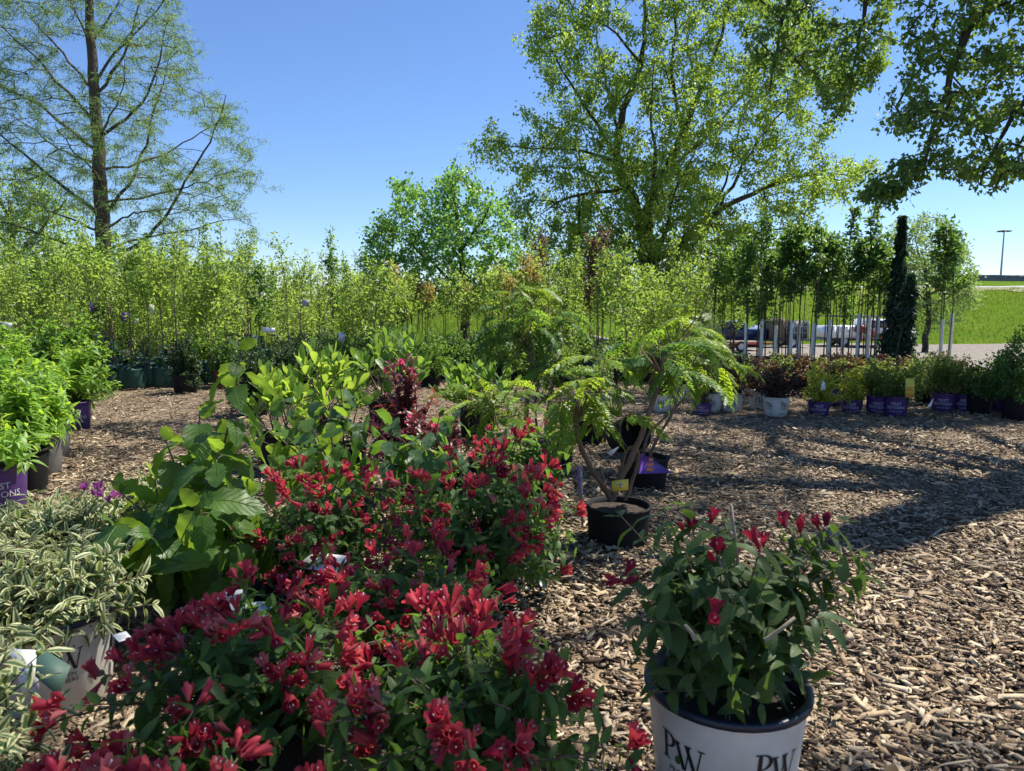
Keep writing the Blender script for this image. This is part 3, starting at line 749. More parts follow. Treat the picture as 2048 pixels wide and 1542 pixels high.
# wood chips: the ones that show largest as pieces of their own, the rest as one mass
rng = np.random.default_rng(11)
def chip_tpl(seed):
    rg = np.random.default_rng(seed); a, b, c = .5, .5, .5
    V = np.array([(-.5, -.5, 0), (.5, -.5, 0), (.5, .5, 0), (-.5, .5, 0), (-.5, -.5, 1), (.5, -.5, 1), (.5, .5, 1), (-.5, .5, 1)], float)
    V[:, :2] *= rg.uniform(.35, 1.15, (8, 2)); V[4:, 2] *= rg.uniform(.6, 1.2, 4); V[4:, 0] += rg.uniform(-.15, .15)
    return V, [np.array([(4, 5, 6, 7), (0, 1, 5, 4), (1, 2, 6, 5), (2, 3, 7, 6), (3, 0, 4, 7)])], np.zeros((8, 2))
CH = [chip_tpl(i) for i in range(14)]
def chip_frames(n, ylo, yhi, lmin, lmax, zmax, xfac=.80, wmin=.14, wmax=.75):
    y = np.sqrt(rng.uniform(ylo ** 2, yhi ** 2, n)); x = np.where(rng.uniform(0, 1, n) < .86, rng.uniform(-xfac, xfac, n), rng.normal(0, 1.0, n)) * (y + .6)
    az = rng.uniform(0, 6.283, n); pit = rng.normal(0, .17, n); rol = rng.normal(0, .28, n)
    L = lmin + (lmax - lmin) * rng.uniform(0, 1, n) ** 3.6; Wd = np.maximum(.003, L * rng.uniform(wmin, wmax, n) * np.minimum(1, .02 / L + .2)); th = rng.uniform(.002, .007, n)
    d = np.stack([np.cos(az) * np.cos(pit), np.sin(az) * np.cos(pit), np.sin(pit)], -1)
    nh = np.stack([np.sin(rol), rng.normal(0, .28, n), np.cos(rol)], -1)
    yv = nrm(d); xv = nrm(np.cross(yv, nh)); zv = np.cross(xv, yv)
    hill = .012 * np.sin(x * 5.1 + y * 2) * np.sin(y * 4.3 - x) + .012
    pos = np.stack([x, y, hill + rng.uniform(-.004, zmax, n)], -1)
    return np.stack([yv * L[:, None], xv * Wd[:, None], zv * th[:, None], pos], -1)
cb = Buf()
for (n, a, b, l0, l1, zm) in ((62000, 1.3, 4.0, .009, .095, .018), (43000, 4.0, 6.8, .017, .095, .018), (26000, 6.8, 11.5, .025, .11, .018)):
    M = chip_frames(n, a, b, l0, l1, zm); M = M[~((M[:, 1, 3] < 3.3) & (M[:, 0, 3] > -1.9) & (M[:, 0, 3] < .1) & (rng.uniform(0, 1, n) < .6))]; n = len(M); r = np.clip(rng.beta(.95, 1.0, n), .001, .999)
    X_, Y_ = M[:, 0, 3], M[:, 1, 3]; damp = np.sin(X_ * 2.1 + 1.3 * np.sin(Y_ * 1.7)) * np.sin(Y_ * 2.6 + np.sin(X_ * 1.9)) + .6 * np.sin(X_ * 5.3 + Y_ * 3.1) * np.sin(Y_ * 6.1 - X_ * 2.2)
    r = np.clip(r + np.where(damp < -.25, (damp + .25) * .42, 0) , .001, .999)
    for k in range(14): cb.many(CH[k] if a < 2 else (CH[k][0], [CH[k][1][0][[0, 1, 3]]], CH[k][2]), M[k::14], 0, r[k::14])
cb.build('wood_chip_mass', MAT['chips'], mulch, kind='stuff')
chipm = []
for i in range(6):
    b = Buf(); b.add(*CH[i][:2]); chipm.append(b.mesh('wood_chip', MAT['chips']))
def big_chips(n, fr, zlift):
    M = chip_frames(n, *fr[0], **fr[1])
    for i in range(n):
        x, y = M[i][0, 3], M[i][1, 3]
        M[i][:, 2] *= 2.0; M[i][2, 3] += zlift
        o = bpy.data.objects.new('wood_chip', chipm[i % 6]); COL.objects.link(o); o.parent = mulch
        m = M[i]; o.matrix_basis = Matrix(((*m[0],), (*m[1],), (*m[2],), (0, 0, 0, 1)))
big_chips(120, ((1.5, 3.4, .05, .10, .012), dict(wmin=.3, wmax=.6)), .010)
big_chips(60, ((1.6, 3.6, .10, .24, .012), dict(wmin=.03, wmax=.07)), .012)
big_chips(110, ((3.4, 6.0, .08, .20, .012), dict(wmin=.1, wmax=.4)), .010)

fl_t = leaf_tpl(.055, .03, 'ovate', 4, .3, .2, 1, 0, 3); fb = Buf(); fb.add(fl_t[0], fl_t[1], 0, 0, fl_t[2]); flm = fb.mesh('fallen_leaf', plain('dry_leaf', (.22, .13, .05), (.12, .09, .03), .7, 30, perobj=.6))
for i in range(90):
    y = math.sqrt(rng.uniform(2.5, 40)); x = rng.uniform(-.75, .75) * y; o = bpy.data.objects.new('fallen_leaf', flm); COL.objects.link(o); o.parent = mulch; o.location = (x, y, .040); o.rotation_euler = (rng.normal(0, .3), rng.normal(0, .3), rng.uniform(0, 6.28)); o.scale = (rng.uniform(.6, 1.2),) * 3

def tufts(name, label, n, x0, x1, y0, y1, hmin, hmax, seed, keep=None):
    rg = np.random.default_rng(seed); x = rg.uniform(x0, x1, n); y = rg.uniform(y0, y1, n)
    if keep is not None: k = keep(x, y); x, y = x[k], y[k]
    n = len(x); P = np.repeat(np.stack([x, y, T(x, y) - .04], -1), 3, 0) + rg.normal(0, .08, (n * 3, 3)) * np.array([1, 1, 0])
    blade = (np.array([(-.09, 0, 0), (.09, 0, 0), (0, 1, .15)], float), [np.array([(0, 1, 2)])], np.full((3, 2), .5))
    M = frames(P, UP + rg.normal(0, .35, (n * 3, 3)), rg.normal(0, 1, (n * 3, 3)), rg.uniform(hmin, hmax, n * 3)); b = Buf(); b.many(blade, M, 0, rg.uniform(0, 1, n * 3))
    o = b.build(name, leafmat(name + '_blade', (.075, .15, .018), (.17, .23, .035), (.30, .40, .05), .35, .7, spec=.1), kind='stuff'); tag(o, label, 'grass')
tufts('bank_grass', 'uneven grass growing over the highway bank behind the gravel lot', 13000, 24, 112, 61, 103, .18, .55, 71)
tufts('meadow_grass', 'rough grass between the nursery stock and the far field', 9000, -22, 3, 18.5, 60, .10, .30, 72)

# ------------------------------------------------------------------ far things
bar = Buf(); xs = np.linspace(20, 330, 60); prof = [(-.35, 0), (-.30, .25), (-.14, .5), (-.12, 1.2), (.12, 1.2), (.14, .5), (.30, .25), (.35, 0)]
V = np.array([[(x, 141.5 + py, float(T(x, 141.5)) + pz - .05) for py, pz in prof] for x in xs]).reshape(-1, 3)
k = len(prof); i = np.arange(len(xs) - 1)[:, None] * k + np.arange(k - 1)[None]
bar.add(V, np.stack([i, i + k, i + k + 1, i + 1], -1).reshape(-1, 4))
o = bar.build('highway_barrier', MAT['barrier']); tag(o, 'long dark concrete barrier along the top of the highway bank', 'barrier')
lp = D(2001, 556, 150); zt = D(2006, 462, 150)[2]
root = thing('light_mast', 'tall thin steel light mast standing beyond the highway barrier', 'lamp', (lp[0], 150, lp[2] - 1.0))
b = Buf(); hh = zt - lp[2] + 1.0; b.tube(np.array([(0, 0, 0), (0, 0, hh * .5), (0, 0, hh)]), [.22, .16, .10], 8); b.build('pole', MAT['steel'], root, smooth=True)
b = Buf(); b.lathe([(.05, hh - .15), (.75, hh - .1), (.8, hh), (.7, hh + .12), (.05, hh + .2)], 14); b.build('lamp_ring', MAT['darkmetal'], root)
for k in range(6):
    a = k * math.pi / 3 + .2; b = Buf(); b.box((-.28, -.2, -.12), (.28, .2, .1), org=(1.0 * math.cos(a), 1.0 * math.sin(a), hh - .05)); b.build('lamp_head', MAT['darkmetal'], root)

def blob_tree(name, label, base, h, r, seed, mat, n=900, group=None, leaf=.35):
    rg = np.random.default_rng(seed); root = thing(name, label, 'tree', base, 0, group)
    b = Buf(); b.tube(np.array([(0, 0, 0), (.1, 0, h * .35), (0, .1, h * .7)]), [r * .07, r * .05, r * .02], 6); b.build('trunk', MAT['bark'], root)
    c = rg.normal(0, 1, (14, 3)); c = nrm(c) * rg.uniform(.2, .75, (14, 1)) * np.array([r, r, h * .36]) + np.array([0, 0, h * .6])
    P = c[rg.integers(0, 14, n)] + nrm(rg.normal(0, 1, (n, 3))) * rg.uniform(.3, 1, (n, 1)) * r * .42
    M = frames(P, rg.normal(0, 1, (n, 3)), rg.normal(0, 1, (n, 3)) + UP, leaf * rg.uniform(.6, 1.3, n)); b = Buf(); b.many(diamond_tpl(1, .8), M, 0, rg.uniform(0, 1, n)); b.build('crown', LM[mat], root, kind='stuff')
for i, (x, y, Y, h, r) in enumerate(((700, 597, 120, 3.2, 2.0), (598, 600, 160, 2.5, 3.0), (645, 600, 210, 4.0, 4.0), (1010, 585, 230, 4.5, 6.0), (1090, 583, 240, 5, 6.5), (960, 588, 200, 4, 5), (1160, 583, 230, 5, 6), (830, 592, 210, 4.5, 5), (1230, 582, 250, 5, 6), (1440, 584, 180, 6, 5), (1550, 585, 200, 6, 6))):
    p = D(x, y, Y); blob_tree('far_tree', ['small dark round tree on the horizon left of the maple', 'low grey-green tree on the skyline far behind the left saplings', 'hazy rounded tree on the horizon beside the sapling tops'][i] if i < 3 else 'dark tree in the far hedge line on the horizon behind the nursery trees',
                                     (p[0], Y, float(T(p[0], Y)) - .2), h, r, 40 + i, 'far', 700, None if i < 3 else 'trees of the far hedge line', .5)

# ------------------------------------------------------------------ vehicles parked on the gravel
def extr(buf, prof, x0, x1, mat=0):       # side profile (along, up) extruded across the width; along = local x, width = local y
    n = len(prof); V = [(px_, x0, pz) for px_, pz in prof] + [(px_, x1, pz) for px_, pz in prof]
    cx = sum(p[0] for p in prof) / n; cz = sum(p[1] for p in prof) / n
    V += [(cx, x0, cz), (cx, x1, cz)]
    F4 = np.array([(i, (i + 1) % n, n + (i + 1) % n, n + i) for i in range(n)])
    F3 = np.array([((i + 1) % n, i, 2 * n) for i in range(n)] + [(n + i, n + (i + 1) % n, 2 * n + 1) for i in range(n)])
    buf.add(np.array(V, float), [F4, F3], mat)
def wheel(root, x, y, r, w=.25):
    o = bpy.data.objects.new('wheel', None); COL.objects.link(o); o.parent = root; o.location = (x, y, r)
    b = Buf(); pr = [(r * .6, -w / 2), (r * .93, -w / 2), (r, -w * .35), (r, w * .35), (r * .93, w / 2), (r * .6, w / 2)]
    b.lathe(pr, 22); t = b.build('tyre', MAT['rubber'], o, smooth=False); t.rotation_euler = (math.pi / 2, 0, 0)
    b = Buf(); b.lathe([(.01, -w * .36), (r * .2, -w * .40), (r * .52, -w * .30), (r * .6, -w * .42)], 22); b.lathe([(.01, w * .36), (r * .2, w * .4), (r * .52, w * .3), (r * .6, w * .42)], 22)
    t = b.build('rim', MAT['rimmetal'], o); t.rotation_euler = (math.pi / 2, 0, 0)
def side_panes(root, quads, y, mat, name='window', th=.012):
    for q in quads:
        for s in (-1, 1):
            b = Buf(); extr(b, q, s * y, s * (y + th)); b.build(name, mat, root)
def gz(x, y): return float(T(x, y)) - .01
# white service truck, nose to the right
p0 = D(1727, 690, 57)
tr = thing('service_truck', 'white utility service truck with side lockers and overhead rack on the gravel', 'truck', (p0[0], 57, gz(p0[0], 57)), .04)
b = Buf(); extr(b, [(-.35, .55), (3.15, .55), (3.2, .95), (3.1, 1.15), (1.75, 1.28), (1.2, 1.88), (-.25, 1.9), (-.35, 1.2)], -.95, .95); b.build('cab', MAT['truckwhite'], tr)
b = Buf(); b.box((-3.1, -1.02, .62), (-.42, 1.02, 1.42)); b.build('service_body', MAT['truckwhite'], tr)
for x0, x1 in ((-3.05, -2.55), (-2.5, -1.6), (-1.55, -1.0), (-.95, -.48)):
    d = Buf(); d.box((x0, -1.04, .98 if x0 == -2.5 else .70), (x1, -1.022, 1.38)); dd = d.build('locker_door', MAT['truckwhite'], tr)
    h = Buf(); h.box((x0 + .2, -1.055, 1.16), (x0 + .3, -1.042, 1.2)); h.build('handle', MAT['darkmetal'], dd)
side_panes(tr, [[(-.12, 1.3), (.38, 1.3), (.38, 1.8), (-.08, 1.8)], [(.46, 1.3), (1.45, 1.3), (1.1, 1.8), (.46, 1.8)]], .951, MAT['glass'])
b = Buf(); b.box((-3.1, -.9, .42), (3.0, .9, .60)); b.build('chassis', MAT['darkmetal'], tr)
b = Buf(); b.box((3.0, -.95, .45), (3.28, .95, .70)); b.build('bumper', MAT['darkmetal'], tr)
for s in (-1, 1):
    b = Buf(); b.box((3.14, s * .85 - .12, .82), (3.215, s * .85 + .12, 1.02)); b.build('headlight', MAT['tagwhite'], tr)
    for z in (1.95,):
        b = Buf(); b.tube(np.array([(-3.0, s * .9, 1.42), (-3.0, s * .9, 2.08), (1.6, s * .9, 2.08)]), .035, 6); b.tube(np.array([(-.6, s * .9, 1.42), (-.6, s * .9, 2.06)]), .035, 6); b.build('rack_rail', MAT['darkmetal'], tr)
for x in (-2.9, -1.8, -.6, .5, 1.5):
    b = Buf(); b.tube(np.array([(x, -.9, 2.11), (x, .9, 2.11)]), .03, 6); b.build('rack_bar', MAT['darkmetal'], tr)
b = Buf(); extr(b, [(-1.35, 1.05), (-1.3, 1.5), (-.7, 1.5), (-.35, 1.28), (1.0, .62), (1.0, .45), (.4, .5), (-.6, .95)], -1.42, -1.15); b.build('lift_arm', MAT['truckred'], tr)
b = Buf(); b.tube(np.array([(-.9, -1.28, .35), (-.9, -1.28, 1.0)]), .06, 6); b.tube(np.array([(-1.4, -1.28, .5), (1.2, -1.28, .5)]), .05, 6); b.build('arm_strut', MAT['truckred'], tr)
for x in (-1.9, 2.2):
    for s in (-1, 1): wheel(tr, x, s * .86, .40)
# blue pickup
p0 = D(1455, 690, 55)
tb = thing('blue_pickup', 'dark blue pickup truck parked behind the staked saplings', 'pickup', (p0[0], 55, gz(p0[0], 55)), 3.10)
b = Buf(); extr(b, [(-2.7, .5), (2.6, .5), (2.65, .95), (2.5, 1.12), (1.2, 1.2), (.6, 1.75), (-.8, 1.78), (-1.0, 1.2), (-2.7, 1.2)], -.93, .93); b.build('body', MAT['truckblue'], tb)
side_panes(tb, [[(-.75, 1.24), (-.1, 1.24), (-.1, 1.68), (-.68, 1.68)], [(0, 1.24), (.95, 1.24), (.55, 1.68), (0, 1.68)]], .931, MAT['glass'])
for x in (-1.75, 1.75):
    for s in (-1, 1): wheel(tb, x, s * .82, .39)
# pale car
p0 = D(1530, 686, 58)
tc_ = thing('pale_car', 'pale lilac sedan parked between the blue pickup and the equipment trailer', 'car', (p0[0], 58, gz(p0[0], 58)), 3.2)
b = Buf(); extr(b, [(-2.2, .3), (2.2, .3), (2.25, .65), (1.9, .85), (1.1, .95), (.5, 1.40), (-.9, 1.42), (-1.6, 1.0), (-2.2, .95)], -.86, .86); b.build('body', MAT['carsilver'], tc_)
side_panes(tc_, [[(-1.3, 1.0), (-.3, 1.0), (-.3, 1.34), (-.85, 1.34)], [(-.2, 1.0), (.85, 1.0), (.45, 1.34), (-.2, 1.34)]], .861, MAT['glass'])
for x in (-1.35, 1.4):
    for s in (-1, 1): wheel(tc_, x, s * .78, .32)
# equipment trailer with a dark crate body
p0 = D(1578, 692, 54)
te = thing('equipment_trailer', 'black single-axle equipment trailer carrying a dark cage box', 'trailer', (p0[0], 54, gz(p0[0], 54)), .05)
b = Buf(); b.box((-1.5, -.8, .45), (1.2, .8, .58)); b.box((1.2, -.05, .45), (2.5, .05, .53)); b.build('bed', MAT['darkmetal'], te)
for x in (-.55, .0, .55, .95):
    b = Buf(); b.box((x - .03, -.76, .58), (x + .03, -.70, 1.75)); b.build('cage_post', MAT['steel'], te)
for z in (.95, 1.35, 1.72):
    b = Buf(); b.box((-.55, -.775, z), (.95, -.763, z + .05)); b.build('cage_rail', MAT['steel'], te)
b = Buf(); b.box((-.5, -.68, .58), (.9, .7, 1.68)); b.build('crate', MAT['darkmetal'], te)
b = Buf(); extr(b, [(-1.45, .58), (-.62, .58), (-.62, 1.9), (-.9, 1.95), (-1.45, 1.7)], -.7, .7); b.build('hopper', MAT['plank'], te)
for s in (-1, 1): wheel(te, -.2, s * .92, .36, .2)
# flat trailer with planks in front of the pickup
p0 = D(1462, 697, 50)
tf = thing('flatbed_trailer', 'low flatbed trailer with boards in front of the blue pickup', 'trailer', (p0[0], 50, gz(p0[0], 50)), .0)
b = Buf(); b.box((-1.8, -.9, .42), (1.7, .9, .55)); b.box((1.7, -.06, .42), (2.6, .06, .52)); b.build('bed', MAT['truckred'], tf)
for k in range(5):
    b = Buf(); b.box((-1.75, -.85 + k * .34, .553), (1.65, -.55 + k * .34, .60)); b.build('board', MAT['plank'], tf)
b = Buf(); extr(b, [(-2.6, .02), (-1.82, .50), (-1.78, .56), (-2.6, .08)], -.8, .8); b.build('ramp', MAT['plank'], tf)
for s in (-1, 1): wheel(tf, .3, s * 1.02, .33, .2)

for o_ in (tr, tb, tc_, te, tf): o_.scale = (1.12, 1.12, 1.14)

# ------------------------------------------------------------------ big trees
R = np.random.default_rng(3)
DIA = diamond_tpl(1, .55)
# bald cypress, left
Yc = 22.0
cl = [(limb([(208, 706), (206, 505), (204, 440), (197, 300), (190, 200), (180, 60), (173, -60), (168, -230), (166, -380)], Yc), .27, .03)]
for pts, dy, r0, r1, y0 in (
    ([(212, 512), (265, 500), (330, 440), (352, 390), (400, 320), (438, 250), (452, 190)], -1.5, .085, .015, 0),
    ([(207, 425), (262, 372), (292, 290), (312, 215), (330, 160), (345, 100)], 1.5, .08, .014, 0),
    ([(200, 275), (262, 235), (300, 190), (322, 110), (335, 40)], -1.2, .075, .014, 0),
    ([(196, 185), (236, 130), (262, 80), (285, 0), (290, -60)], 1.0, .07, .012, 0),
    ([(192, 165), (216, 112), (250, 88), (335, 0), (350, -50)], -.8, .06, .012, 0),
    ([(204, 435), (122, 372), (62, 322), (0, 266), (-60, 228)], -1.6, .09, .015, 0),
    ([(198, 305), (150, 272), (90, 215), (0, 172), (-60, 140)], 1.2, .08, .015, 0),
    ([(193, 245), (122, 172), (62, 110), (0, 50), (-40, 10)], -1.0, .07, .012, 0),
    ([(188, 180), (130, 110), (62, 40), (10, -40)], 1.4, .06, .012, 0),
    ([(206, 505), (110, 482), (40, 452), (-40, 430)], -2, .07, .012, 0),
    ([(208, 500), (290, 474), (400, 455), (515, 425)], 2.0, .055, .008, 0),
    ([(205, 405), (300, 392), (400, 368), (490, 330)], -1.8, .055, .008, 0),
    ([(203, 340), (300, 325), (390, 275), (475, 215)], 2.2, .055, .008, 0),
    ([(206, 470), (150, 440), (90, 420), (30, 350)], 2.4, .06, .01, 0),
    ([(205, 460), (260, 430), (300, 420), (380, 420)], -3.2, .05, .008, 0),
    ([(199, 300), (210, 240), (240, 200), (250, 120)], -3.0, .05, .01, 0),
    ([(202, 380), (185, 330), (140, 300), (110, 250)], -3.4, .05, .01, 0),
    ([(184, 100), (160, 40), (120, -30), (100, -90)], -1, .05, .01, 0),
    ([(182, 90), (220, 30), (250, -20), (280, -100)], 1, .05, .01, 0),
    ([(198, 330), (120, 300), (40, 240), (-60, 200)], 3, .05, .01, 0)):
    cl.append((limb(pts, Yc, dy, y0), r0 * .72, r1 * .8))
cpoly = [(330, -60), (360, -10), (375, 60), (400, 130), (460, 200), (500, 250), (505, 320), (525, 345), (495, 390), (520, 440), (525, 485), (420, 505), (280, 520), (60, 520), (-110, 500), (-120, 100), (-60, -80), (120, -150), (250, -120)]
ca = crown_points(R, cpoly, Yc, 4.0, 2100, .25, 80)
def cypress():
    rng = np.random.default_rng(21); base = cl[0][0][0].copy()
    ca2 = ca.copy(); ca2[:, 2] -= .15 * rng.uniform(0, 1, len(ca2))
    return ca2
spray = (np.array([(0, 0, 0), (-.06, .45, .02), (0, 1, -.15), (.06, .45, .02)], float), [np.array([(0, 3, 2), (0, 2, 1)])], np.full((4, 2), .5))
make_tree('bald_cypress', 'tall feathery bald cypress with upswept limbs rising above the left saplings', 21, cl, cypress(), .34, spray, LM['cypress'], MAT['barkred'], 19, .065, droop=.55, jit=.14, sag=.0, rt=.0052, extra=2600, size=(.07, .16), pw=.40, zw=2.4)
# second tree behind the cypress at the left edge
Y2 = 30.0
l2 = [(limb([(30, 690), (30, 560), (25, 470), (20, 400)], Y2), .24, .08)]
for pts, dy in (([(28, 520), (90, 450), (130, 400)], -1.5), ([(26, 500), (-40, 440), (-90, 400)], 1.5), ([(25, 470), (70, 400), (90, 355)], 1.0), ([(24, 450), (-10, 380), (-40, 340)], -1.)):
    l2.append((limb(pts, Y2, dy), .10, .02))
make_tree('leafy_tree', 'bright green leafy tree behind the cypress at the left edge', 22, l2, crown_points(R, [(-160, 350), (-60, 320), (40, 330), (110, 365), (165, 420), (175, 480), (110, 540), (-160, 540)], Y2, 3.0, 420, .1, 60), .5, DIA, LM['elm'], MAT['bark'], 16, .22, size=(.10, .17), extra=120)
# maple in the middle
Y3 = 17.0
l3 = [(limb([(929, 704), (929, 640), (927, 560), (920, 470), (908, 400), (905, 360)], Y3), .10, .025)]
for pts, dy in (([(928, 590), (860, 520), (800, 470), (760, 455)], -.5), ([(927, 575), (985, 520), (1020, 470)], .6), ([(924, 520), (870, 450), (830, 400)], .8), ([(922, 500), (965, 440), (985, 400)], -.7), ([(928, 600), (850, 570), (760, 560)], .3), ([(928, 605), (1000, 570), (1050, 540)], -.4)):
    l3.append((limb(pts, Y3, dy), .045, .01))
mp_ = [(728, 455), (790, 415), (785, 365), (830, 360), (862, 378), (878, 350), (900, 330), (930, 338), (945, 365), (985, 375), (1000, 415), (1025, 440), (1030, 480), (1055, 515), (1060, 560), (1000, 585), (930, 575), (880, 605), (800, 625), (750, 600), (712, 590), (730, 540), (725, 500)]
make_tree('maple_tree', 'dark green maple tree standing in the middle distance behind the saplings', 23, l3, crown_points(R, mp_, Y3, 1.6, 1050, -.7, 40), .20, maple_tpl(1.0), LM['maple'], MAT['bark'], 11, .07, size=(.05, .088), extra=420, rt=.004, droop=.45)
# the large elm
Y4 = 24.0
l4 = [(limb([(1302, 690), (1301, 600), (1299, 530), (1294, 480), (1284, 440)], Y4), .40, .24)]
for pts, dy, y0, r0, r1 in (
    ([(1284, 440), (1250, 365), (1230, 310), (1236, 250), (1262, 190), (1285, 120), (1292, 40), (1290, -120)], .3, 0, .15, .02),
    ([(1255, 375), (1200, 385), (1130, 392), (1080, 430)], -1.6, 0, .06, .012),
    ([(1300, 528), (1345, 500), (1400, 450), (1460, 405), (1540, 372), (1620, 345), (1700, 350)], .8, 0, .13, .012),
    ([(1288, 440), (1330, 340), (1370, 260), (1400, 180), (1440, 90), (1470, -60)], 1.5, 0, .13, .02),
    ([(1365, 270), (1340, 150), (1352, 50), (1340, -80)], -.4, 1.0, .07, .012),
    ([(1233, 315), (1190, 240), (1150, 180), (1110, 120), (1080, 50)], -.8, .1, .06, .010),
    ([(1236, 325), (1150, 295), (1060, 300), (975, 280)], -1.4, .1, .045, .008),
    ([(1440, 418), (1500, 300), (1560, 220), (1640, 170)], -.5, .5, .055, .010),
    ([(1236, 260), (1200, 120), (1185, 0)], 1.6, .2, .05, .010),
    ([(1299, 540), (1240, 520), (1150, 500), (1060, 520)], 2.2, 0, .05, .010),
    ([(1410, 445), (1450, 470), (1560, 460), (1640, 440)], -1.6, .4, .045, .008),
    ([(1297, 510), (1300, 420), (1312, 330), (1300, 230), (1310, 120)], -2.6, 0, .08, .012),
    ([(1335, 335), (1420, 270), (1500, 170), (1560, 60)], 2.6, .7, .06, .010),
    ([(1300, 540), (1330, 470), (1350, 380), (1390, 300)], -2.0, 0, .07, .012),
    ([(1300, 560), (1260, 480), (1200, 430), (1160, 330), (1150, 250)], 1.4, 0, .06, .010),
    ([(1345, 500), (1400, 490), (1440, 400), (1470, 300), (1490, 200)], 1.6, .3, .06, .010),
    ([(1300, 560), (1350, 540), (1420, 520), (1500, 500)], -1.8, 0, .05, .008),
    ([(1285, 130), (1230, 60), (1150, 20), (1110, -30)], -.5, .2, .04, .008)):
    l4.append((limb(pts, Y4, dy * 1.26, y0 * 1.26), r0 * 1.2, r1 * 1.2))
ep = [(1088, -20), (1055, 50), (1055, 120), (1085, 170), (1038, 225), (955, 240), (975, 300), (965, 335), (1040, 350), (995, 400), (1040, 450), (1045, 520), (1100, 575), (1250, 590), (1330, 560), (1420, 600), (1520, 560), (1560, 510), (1640, 475), (1640, 410), (1745, 385), (1755, 320), (1690, 320), (1640, 290), (1700, 230), (1710, 150), (1660, 80), (1600, -60), (1480, -160), (1200, -160)]
make_tree('elm_tree', 'large spreading elm with bright yellow-green leaves behind the sumacs', 24, l4, np.concatenate([crown_points(R, ep, Y4, 4.4, 3100, .10, 70), crown_points(R, [(1120, 560), (1150, 420), (1230, 330), (1380, 330), (1480, 420), (1560, 520), (1450, 610), (1200, 610)], Y4, 3.0, 700, .0, 60)]), .38, DIA, LM['elm'], MAT['bark'], 14, .11, size=(.085, .15), extra=2800, rt=.0062, droop=.35, pw=.40)
# round pale tree on the right
Y5 = 30.0; bx = D(1850, 690, Y5)
l5 = [(np.array([(bx[0], Y5, float(T(bx[0], Y5)) - .1), (bx[0] + .05, Y5, .3), (bx[0], Y5, 1.6), D(1850, 520, Y5)]), .13, .06)]
for pts, dy in (([(1850, 600), (1800, 540), (1780, 480)], -.8), ([(1850, 590), (1900, 540), (1925, 500)], .8), ([(1850, 560), (1835, 490), (1825, 450)], .9), ([(1850, 560), (1880, 490), (1890, 450)], -.9), ([(1850, 610), (1915, 590), (1945, 560)], -.5), ([(1850, 615), (1795, 590), (1765, 570)], .5)):
    l5.append((limb(pts, Y5, dy), .045, .012))
make_tree('round_tree', 'pale green round-crowned tree behind the dark columnar evergreen', 25, l5, crown_points(R, [(1770, 500), (1785, 455), (1820, 432), (1870, 430), (1905, 450), (1930, 490), (1955, 540), (1955, 600), (1920, 640), (1850, 660), (1790, 650), (1760, 590)], Y5, 2.0, 520, .12, 40), .34, DIA, LM['willow'], MAT['bark'], 13, .12, size=(.09, .15), extra=250)

# cottonwood whose trunk stands just outside the right edge; limbs hang into the picture and shade the ground
Y6 = 8.8; tb6 = np.array([6.35, 6.483, 0.0])
lr = lambda *pts: np.array(pts, float)
l6 = [(lr(tb6, tb6 + (.05, .0, 2.2), tb6 + (.0, .05, 4.2), tb6 + (-.05, .1, 6.0), tb6 + (.0, .05, 8.4)), .36, .22),
      (lr(tb6 + (0, .1, 4.3), (6.4, 8.0, 5.6), (5.9, 9.0, 5.2), D(1900, 130, 8.9), D(1860, 280, 8.7), D(1850, 330, 8.5)), .14, .012),
      (lr(tb6 + (0, .1, 4.0), (6.9, 8.2, 4.8), D(2090, 140, 9.2), D(2010, 260, 8.9), D(1960, 370, 8.7)), .10, .010),
      (lr(tb6 + (0, .1, 4.8), (5.8, 8.8, 6.2), D(1760, -120, 10.5), D(1735, 20, 11), D(1700, 150, 11)), .14, .012),
      (lr(tb6 + (-.1, .2, 5.4), (4.8, 8.6, 6.6), D(1600, -130, 11.0), D(1560, 60, 11), D(1540, 180, 10.8)), .12, .012),
      (lr(tb6 + (-.05, .1, 7.6), (5.0, 5.6, 8.4), (3.4, 4.4, 8.6), (1.8, 3.0, 8.2)), .06, .02),
      (lr(tb6 + (-.1, .2, 6.0), (6.6, 8.5, 8.2), (7.4, 10.5, 8.8)), .16, .03),
      (lr(tb6 + (-.1, .2, 6.0), (4.0, 8.2, 8.4), (1.8, 9.2, 8.6), (.4, 9.8, 8.2)), .16, .03),
      (lr(tb6 + (-.1, .2, 5.8), (7.8, 5.2, 8.0), (9.0, 4.0, 8.2)), .14, .03)]
pr_ = [(1800, -60), (1795, 60), (1815, 110), (1780, 190), (1760, 235), (1800, 280), (1850, 250), (1840, 330), (1890, 350), (1900, 390), (1960, 350), (1985, 385), (2030, 365), (2060, 330), (2200, 400), (2260, 380), (2260, -60)]
A6 = [crown_points(R, pr_, Y6, 1.1, 760, .26, 45), crown_points(R, [(1720, 385), (1745, 345), (1790, 318), (1850, 320), (1840, 365), (1805, 395), (1760, 405)], 8.3, .3, 60, 0, 40),
      crown_points(R, [(1470, -80), (1480, 60), (1500, 120), (1520, 190), (1560, 170), (1570, 110), (1620, 150), (1650, 240), (1690, 225), (1720, 160), (1745, 190), (1775, 90), (1790, -80)], 11.0, 1.1, 540, .18, 55)]
def shade_weight(q):  # shapes the unseen crown: leaf clusters kept where their shade is wanted
    w = np.full(len(q), .015)
    for cx, cy, rx_, ry_, s in SHADE:
        w = np.maximum(w, s * (((q[:, 0] - cx) / rx_) ** 2 + ((q[:, 1] - cy) / ry_) ** 2 < 1))
    return w
